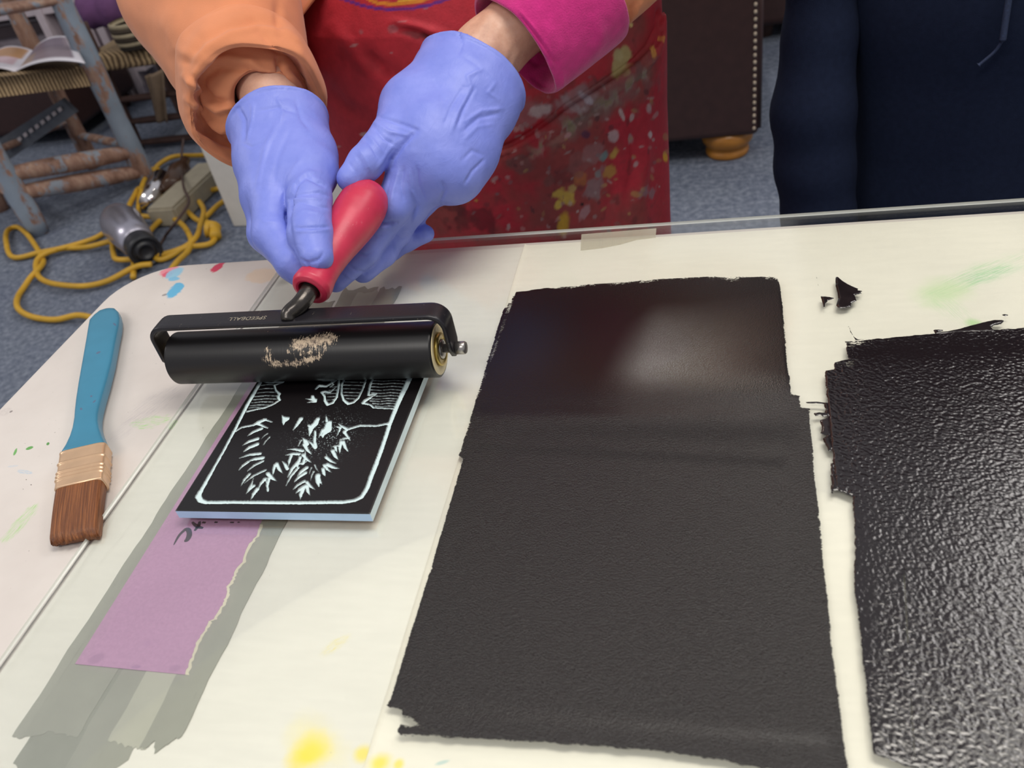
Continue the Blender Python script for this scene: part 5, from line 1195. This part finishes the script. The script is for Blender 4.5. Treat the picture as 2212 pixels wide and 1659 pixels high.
# rush seat: cords wrapped in four triangles
cor = [A0, C0, D0, B0]; n = 70; V = []
mid = sum(cor) / 4
for i in range(n):
    for j in range(n):
        u, v = i / (n - 1), j / (n - 1)
        p_ = (A0 * (1 - u) + B0 * u) * (1 - v) + (C0 * (1 - u) + D0 * u) * v
        p_ = mid + (p_ - mid) * 1.05
        e = min(u, 1 - u, v, 1 - v); V.append((p_[0], p_[1], zs_ + tilt * u + .012 * math.sin(min(e / .08, 1) * math.pi / 2) - .03 * (1 - math.exp(-e * 6)) * .4))
top = np.array(V); bot = top.copy(); bot[:, 2] = top[:, 2] - .062; F = grid_faces(n, n, close_m=False)
bd = [i * n for i in range(n)] + [(n - 1) * n + j for j in range(1, n)] + [i * n + n - 1 for i in range(n - 2, -1, -1)] + list(range(n - 2, 0, -1))
F2 = F + [tuple(q + n * n for q in f[::-1]) for f in F] + [(bd[(i + 1) % len(bd)], bd[i], bd[i] + n * n, bd[(i + 1) % len(bd)] + n * n) for i in range(len(bd))]
m, nt, b = nt_new('rush'); p = pos_socket(nt)
wv = N_(nt, 'ShaderNodeTexWave'); wv.inputs['Scale'].default_value = 26; wv.inputs['Distortion'].default_value = 2.5; wv.inputs['Detail'].default_value = 3
nt.links.new(mapped(nt, p, rot=(0, 0, -math.atan2(ab[1], ab[0]))), wv.inputs['Vector'])
c = ramp(nt, wv.outputs['Fac'], [(.1, lin('#5a4733')), (.5, lin('#9c8160')), (.9, lin('#c0a67f'))]); nt.links.new(c, b.inputs['Base Color']); b.inputs['Roughness'].default_value = .9; bump(nt, b, wv.outputs['Fac'], .8, .006); M_RUSH = m
mesh('seat', np.vstack([top, bot]), F2, M_RUSH, chair)
# magazine on the seat
mg = empty('magazine', tuple(Pz(70, 130, zs_ + .02)), 'open white magazine with colour photographs lying on the rush seat', 'magazine')
def page(name, quad, lift, cols_, n=24):
    q = [np.array(v) for v in quad]; V = []; C_ = []
    for i in range(n):
        for j in range(n):
            u, v = i / (n - 1), j / (n - 1); p_ = (q[0] * (1 - u) + q[1] * u) * (1 - v) + (q[3] * (1 - u) + q[2] * u) * v
            V.append(p_ + U_ * lift * math.sin(math.pi * u) ** .8)
            k = lin('#e8e4ec')
            for (u0, v0, u1, v1, cc) in cols_:
                if u0 < u < u1 and v0 < v < v1: k = lin(cc)
            C_.append(k)
    o = mesh(name, V, grid_faces(n, n, close_m=False), from_attr(name + '_print', .35), mg); set_col(o, np.array(C_)); o.modifiers.new('s', 'SOLIDIFY').thickness = .003
zq = zs_ + .022 + tilt * .35
page('page', [Pz(32, 158, zq), Pz(184, 138, zq), Pz(152, 82, zq), Pz(72, 112, zq)], .022, [(.08, .12, .9, .95, '#8e7f8a'), (.1, .55, .8, .95, '#7a6d7c'), (.08, .12, .3, .5, '#a08778')])
page('page', [Pz(-60, 180, zq), Pz(34, 158, zq), Pz(74, 112, zq), Pz(-20, 128, zq)], .03, [(.2, .5, .95, .92, '#c9986a'), (.1, .2, .9, .5, '#d8bcc4')])
# strap with white stitches between the posts
st_ = empty('woven_strap', tuple(Py(80, 285, A0[1] + .12)), 'dark grey strap with a row of white stitches slanting below the rush seat', 'strap')
def board(name, pts, thick, mat, par=None):
    pts = [np.array(q) for q in pts]; nrm = np.cross(pts[1] - pts[0], pts[3] - pts[0]); nrm /= np.linalg.norm(nrm)
    V = pts + [q - nrm * thick for q in pts]; F = [(0, 1, 2, 3), (7, 6, 5, 4)] + [(i, 4 + i, 4 + (i + 1) % 4, (i + 1) % 4) for i in range(4)]
    return mesh(name, V, F, mat, par, smooth=False)
ys_ = A0[1] + .02
board('strap', [Py(0, 300, ys_), Py(20, 345, ys_), Py(170, 240, ys_), Py(140, 210, ys_)][::-1], .02, simple('grey_webbing', '#666b74', .9), st_)
ps = []
for t in np.linspace(0, 1, 10):
    x, y = 18 + t * 112, 318 - t * 82; a = np.array([12, -9]) * .27; w = np.array([4, 6]) * .6
    ps.append((np.array([Py(x - a[0] - w[0], y - a[1] - w[1], ys_ - .026), Py(x + a[0] - w[0], y + a[1] - w[1], ys_ - .026), Py(x + a[0] + w[0], y + a[1] + w[1], ys_ - .026), Py(x - a[0] + w[0], y - a[1] + w[1], ys_ - .026)]), [(0, 1, 2, 3)]))
V, F = join_vf(ps); o = mesh('stitches', V, F, simple('white_thread', '#cfc6c8', .8), st_, smooth=False); o.modifiers.new('s', 'SOLIDIFY').thickness = .003
# brown leather stool behind it
f0 = Pz(-30, 372, 0); stool = empty('leather_stool', (f0[0] + .22, f0[1] + .45, 0), 'dark brown leather footstool half hidden behind the rush-seat chair', 'stool')
M_LEATHER = simple('brown_leather', '#3a2522', .42, 0, .12, 40, 260, .25, .001)
box('cushion', (f0[0] - .3, f0[1] + .22, .06), (f0[0] + .36, f0[1] + .72, .27), M_LEATHER, stool, .03, seg=4)
for dx in (-.24, .30):
    for dy in (.28, .66): lathe('foot', (f0[0] + dx, f0[1] + dy, 0), (0, 0, 1), [(0, .02), (.02, .028), (.06, .03)], M_DARKW, stool, 16)
# second rush chair further back
f1 = Pz(300, 330, 0); y2 = f1[1] + .05
ch2 = empty('rush_chair', (f1[0] + .1, y2 + .2, 0), 'dark brown rush-seat chair standing behind the blue one, mostly hidden by the orange sleeve', 'chair')
xa_, xb_ = Py(268, 250, y2)[0], Py(420, 250, y2)[0]
for x in (xa_, xb_):
    for y in (y2, y2 + .38): post('leg', (x, y, 0), .50 if y > y2 else .50, .024, M_DARKW, ch2)
for py_ in (206, 256, 304):
    z = Py(340, py_, y2)[2]; rung((xa_, y2, 0), z, (xb_, y2, 0), z, .022, ch2, M_DARKW); rung((xa_, y2 + .38, 0), z, (xb_, y2 + .38, 0), z, .018, ch2, M_DARKW)
zz_ = Py(260, 118, y2)[2]
box('seat', (xa_ - .03, y2 - .03, zz_ - .05), (xb_ + .03, y2 + .41, zz_ + .02), M_RUSH, ch2, .02, seg=3)
tag(box('dark_block', (xa_ - .02, y2 + .46, 0), (xb_ + .3, y2 + .9, .42), simple('near_black', '#0f0f12', .6), bevel=.01), 'plain black block in the gap behind the dark rush chair', 'box')  # plain dark block filling the gap behind the second chair
# beige cloth strip hanging, purple bundle, striped basket on the second chair
board_pts = [Py(312, 165, y2 - .05), Py(338, 262, y2 - .05), Py(366, 262, y2 - .05), Py(352, 150, y2 - .05)]
V = []; F = []
for i in range(16):
    t = i / 15; l = board_pts[0] * (1 - t) + board_pts[1] * t; r = board_pts[3] * (1 - t) + board_pts[2] * t
    for j in range(12):
        s = j / 11; V.append(l * (1 - s) + r * s + np.array([0, .012 * math.sin(s * 9 + t * 2), 0]))
F = grid_faces(16, 12, close_m=False); o = tag(mesh('cloth_strip', V, F, simple('beige_canvas', '#7d6a58', .9), None), 'beige canvas strip hanging between the dark rush chair and the white cabinet', 'cloth'); o.modifiers.new('s', 'SOLIDIFY').thickness = .006
q = Pz(232, 62, zz_ + .02); V, F = skin_sparse(lambda P_: smin(limb(P_, q + (-.06, .05, .07), q + (.14, .07, .06), .075, .07), limb(P_, q + (.02, .12, .06), q + (.2, .12, .05), .07, .06), .05) + .006 * np.sin(P_[:, 0] * 60 + P_[:, 1] * 40), q + (-.2, -.1, -.06), q + (.35, .3, .25), .012, 2)
V[:, 2] = np.maximum(V[:, 2], zz_ + .02); tag(mesh('cloth_bundle', V, F, simple('purple_cloth', '#6b4470', .9)), 'bundle of purple cloth on the dark rush chair', 'cloth')
q = Pz(258, 112, zz_ + .02); bsk = empty('basket', tuple(q), 'small basket with pale and dark bands on the dark rush chair beside the purple bundle', 'basket')
for k, (r, cc) in enumerate([(.085, '#2a221d'), (.09, '#9d9077'), (.092, '#3b3128'), (.094, '#a79a80'), (.094, '#4b4035'), (.092, '#b0a388')]):
    z0 = .0 + k * .016; lathe('band', q + np.array([.07, .06, z0]), (0, 0, 1), [(0, r - .006), (.002, r), (.014, r), (.016, r - .006)], simple('basket_band', cc, .9), bsk, 28, cap=(k == 0))
# white storage rack in the far left corner
yw = A0[1] + 1.0; rk = empty('drawer_rack', tuple(Py(90, 60, yw) * np.array([1, 1, 0])), 'white plastic storage rack with dark open slots behind the blue chair', 'shelf')
M_WHITEP = simple('white_plastic', '#cdc0c6', .5, var=.04); M_SLOT = simple('dark_slot', '#3d3338', .8); M_GREYP = simple('grey_plastic', '#8b8289', .6)
x0, x1 = Py(-160, 60, yw)[0], Py(262, 20, yw)[0]
box('back_panel', (x0, yw + .05, 0), (x1, yw + .40, 1.0), M_GREYP, rk, .004)
zt2, zb2 = Py(40, 50, yw)[2], Py(40, 92, yw)[2]
for z_, h_ in ((zt2 + .02, .05), (zt2 + .16, .06), (zt2 + .30, .06), (zb2 - .20, .05)): box('rail', (x0, yw - .01, z_), (x1, yw + .06, z_ + h_), M_WHITEP, rk, .004)
for px_ in (-60, 94, 186, 212, 240): xx = Py(px_, 40, yw)[0]; box('upright', (xx - .02, yw - .02, 0), (xx + .02, yw + .06, 1.0), M_WHITEP, rk, .004)
box('slot', (x0, yw + .03, zb2 + .02), (Py(82, 60, yw)[0], yw + .055, zb2 + .07), M_SLOT, rk, .002); box('slot', (x0, yw + .03, zb2 + .085), (Py(82, 60, yw)[0], yw + .055, zb2 + .12), M_SLOT, rk, .002)
# white cabinet
f = Pz(505, 490, 0)
cb = empty('white_cabinet', (f[0] + .25, f[1] + .25, 0), 'plain white cabinet standing on the carpet behind the orange sleeve', 'cabinet')
M_CAB = simple('white_laminate', '#d3cec6', .5, var=.03)
box('body', (f[0], f[1], .0), (f[0] + .44, f[1] + .5, .74), M_CAB, cb, .004, rotz=math.radians(-5), pivot=(f[0], f[1]))
box('top', (f[0] - .01, f[1] - .01, .741), (f[0] + .45, f[1] + .51, .765), M_CAB, cb, .004, rotz=math.radians(-5), pivot=(f[0], f[1]))
# yellow extension cord
cordp = [[(230, 700), (175, 687), (120, 691), (62, 684), (41, 668), (41, 638), (62, 610), (86, 588), (94, 566), (82, 540), (60, 510), (36, 491), (18, 500), (17, 530), (28, 556), (80, 549), (140, 541), (200, 518), (243, 490), (268, 470)],
         [(262, 522), (200, 535), (140, 537), (102, 553), (80, 572), (84, 598), (118, 618), (170, 622), (230, 608), (290, 584), (330, 575)],
         [(268, 505), (245, 522), (247, 552), (262, 567), (330, 554), (400, 536), (428, 516), (434, 484), (441, 456), (433, 441)],
         [(243, 528), (254, 499), (290, 476), (330, 472), (366, 469), (396, 490), (414, 520), (408, 540), (394, 562), (370, 590)],
         [(288, 600), (290, 560), (291, 540), (298, 480), (303, 424), (320, 384), (338, 366), (360, 391), (398, 450), (428, 477), (448, 468), (482, 443), (520, 420)],
         [(330, 372), (345, 360), (380, 341), (420, 336), (460, 340)], [(270, 492), (276, 466), (286, 432), (297, 413), (308, 416), (304, 440)], [(296, 555), (300, 536), (332, 490), (366, 467), (396, 450), (403, 438)],
         [(330, 555), (345, 562), (380, 549), (405, 541), (448, 530), (466, 514), (463, 497)], [(415, 425), (440, 415), (480, 410)]]
cord = empty('extension_cord', tuple(Pz(300, 500, 0)), 'tangled yellow extension cord on the blue carpet behind the table corner', 'cord')
M_YEL = simple('yellow_rubber', '#c79a2a', .5, var=.1, vscale=20)
parts = []
for k, q in enumerate(cordp):
    zz2 = .012 + .004 * (k % 4); P_ = catmull([Pz(x, y, zz2) for x, y in q], 9); P_[:, 2] = zz2 + .010 * (np.sin(np.arange(len(P_)) * .23 + k) * .5 + .5); parts.append(tube_vf(P_, .0088, 10))
V, F = join_vf(parts); mesh('cable', V, F, M_YEL, cord)
pe = [Pz(466, 512, .02), Pz(462, 496, .03), Pz(448, 494, .035)]; tube('plug', catmull(pe, 6), [.018] * 6 + [.026] * 6 + [.030], M_YEL, cord, 14)
# silver lamp with round black grille end
la = Pz(258, 478, .07); lb = Pz(316, 545, .05); dl = (lb - la) / np.linalg.norm(lb - la); LL = np.linalg.norm(lb - la)
lamp = empty('work_lamp', (la[0], la[1], 0), 'silver bell-shaped lamp lying on the carpet among the yellow cord', 'lamp')
M_SIL = simple('brushed_silver', '#b9b6c2', .3, .85, .05)
lathe('shade', la, dl, [(-.03, .002), (-.03, .035), (-.01, .058), (.03, .066), (LL * .5, .058), (LL * .75, .05)], M_SIL, lamp, 30)
lathe('grille', lb - dl * .1, dl, [(0, .045), (.08, .050), (.10, .050), (.10, .042), (.092, .040), (.092, .030), (.1, .028), (.1, .020), (.092, .018), (.092, .001)], simple('black_grille', '#26262a', .4), lamp, 30)
la, lb = Pz(322, 440, .04), Pz(350, 384, .05)
tag(tube('chrome_tube', [la, (la + lb) / 2, lb], [.034, .036, .034], simple('bright_chrome', '#e4e0e0', .12, 1.), seg=18), 'short shiny chrome tube on the carpet beside the blue chair leg', 'tube')
la, lb = Pz(362, 492, .0), Pz(470, 388, .0); d_ = (lb - la) / np.linalg.norm(lb - la); w_ = np.array([-d_[1], d_[0], 0]) * .055
V = []
bm = bmesh.new(); q = [la - w_, la + w_, lb + w_, lb - w_]
vb = [bm.verts.new(Vector(v) + Vector((0, 0, .0))) for v in q]; vt_ = [bm.verts.new(Vector(v) + Vector((0, 0, .07))) for v in q]
bm.faces.new(vb[::-1]); bm.faces.new(vt_)
for i in range(4): bm.faces.new((vb[i], vb[(i + 1) % 4], vt_[(i + 1) % 4], vt_[i]))
bmesh.ops.recalc_face_normals(bm, faces=bm.faces[:]); bmesh.ops.bevel(bm, geom=bm.edges[:], offset=.008, segments=2, affect='EDGES')
tag(bm_mesh('beam', bm, simple('pale_wood', '#a39a86', .7, var=.08), smooth=False), 'pale square wooden beam lying on the carpet against the white cabinet', 'beam')
la, lb = Pz(374, 408, .05), Pz(398, 352, .05)
tag(lathe('bottle', la, lb - la, [(0, .030), (.01, .040), (.14, .042), (.19, .028), (.23, .018), (.26, .018)], simple('brown_glass', '#4a3222', .25), seg=24), 'brown bottle lying on the carpet behind the pale beam', 'bottle')
tag(tube('cable', catmull([Py(396, 300, y2 - .2), Py(392, 345, y2 - .3), Pz(396, 400, .09), Pz(408, 432, .08), Pz(400, 452, .085), Pz(380, 480, .082), Pz(356, 512, .008), Pz(338, 545, .008)], 8), .0045, simple('brown_cable', '#4f3b35', .6), seg=8), 'thin brown cable trailing over the pale beam', 'cable')

# ================================================================== leather armchair, right
yA = 2.33; z0_ = Py(1560, 300, yA)[2]; xr = Py(1641, 200, yA)[0]
arm = empty('leather_armchair', (xr - .4, yA + .45, 0), 'dark brown leather armchair with white edge stitching and a round wooden foot', 'armchair')
box('arm', (xr - .85, yA, z0_), (xr, yA + .30, z0_ + .60), M_LEATHER, arm, .018, seg=4)
box('seat_base', (xr - .80, yA + .301, z0_ + .02), (xr - .02, yA + .68, z0_ + .36), M_LEATHER, arm, .03, seg=4)
box('arm', (xr - .85, yA + .681, z0_), (xr, yA + .98, z0_ + .60), M_LEATHER, arm, .018, seg=4)
box('backrest', (xr - .98, yA, z0_), (xr - .851, yA + .98, z0_ + .85), M_LEATHER, arm, .04, seg=4)
parts = []
for k in range(30):
    z = z0_ + .018 + k * .0185
    bx = np.array([xr - .014, yA - .0008, z]); V, F = lathe_vf(bx, np.array([0.05, -.02, 1.0]), [(0, .001), (.002, .0042), (.0085, .0042), (.0105, .001)], 8); parts.append((V, F))
V, F = join_vf(parts); mesh('stitching', V, F, simple('tan_thread', '#b8a894', .8), arm)
tube('piping', [(xr - .001, yA + .012, z0_ + .02), (xr - .001, yA + .012, z0_ + .58)], .008, M_LEATHER, arm, 10)
M_FOOT = simple('honey_wood', '#b0752f', .3, 0, .15, 30)
for x, y in ((Py(1571, 320, yA + .08)[0], yA + .08), (xr - .78, yA + .08), (xr - .1, yA + .90), (xr - .78, yA + .90)):
    lathe('foot', (x, y, 0), (0, 0, 1), [(0, .058), (.008, .063), (.020, .062), (.026, .056), (.030, .060), (.045, .072), (.062, .076), (z0_ + .004, .070)], M_FOOT, arm, 32)
yB = 3.35; xs_ = Py(1655, 30, yB)[0]
ot = empty('leather_ottoman', (xs_ + .3, yB + .3, 0), 'dark brown leather ottoman between the armchair and the person in navy', 'ottoman')
zo = Py(1680, 57, yB)[2]
box('cushion', (xs_ - .15, yB, zo), (xs_ + .75, yB + .6, zo + .34), M_LEATHER, ot, .03, seg=4)
for dx in (0, .6):
    for dy in (.1, .5): lathe('foot', (xs_ + dx, yB + dy, 0), (0, 0, 1), [(0, .03), (zo + .02, .04)], M_DARKW, ot, 16)
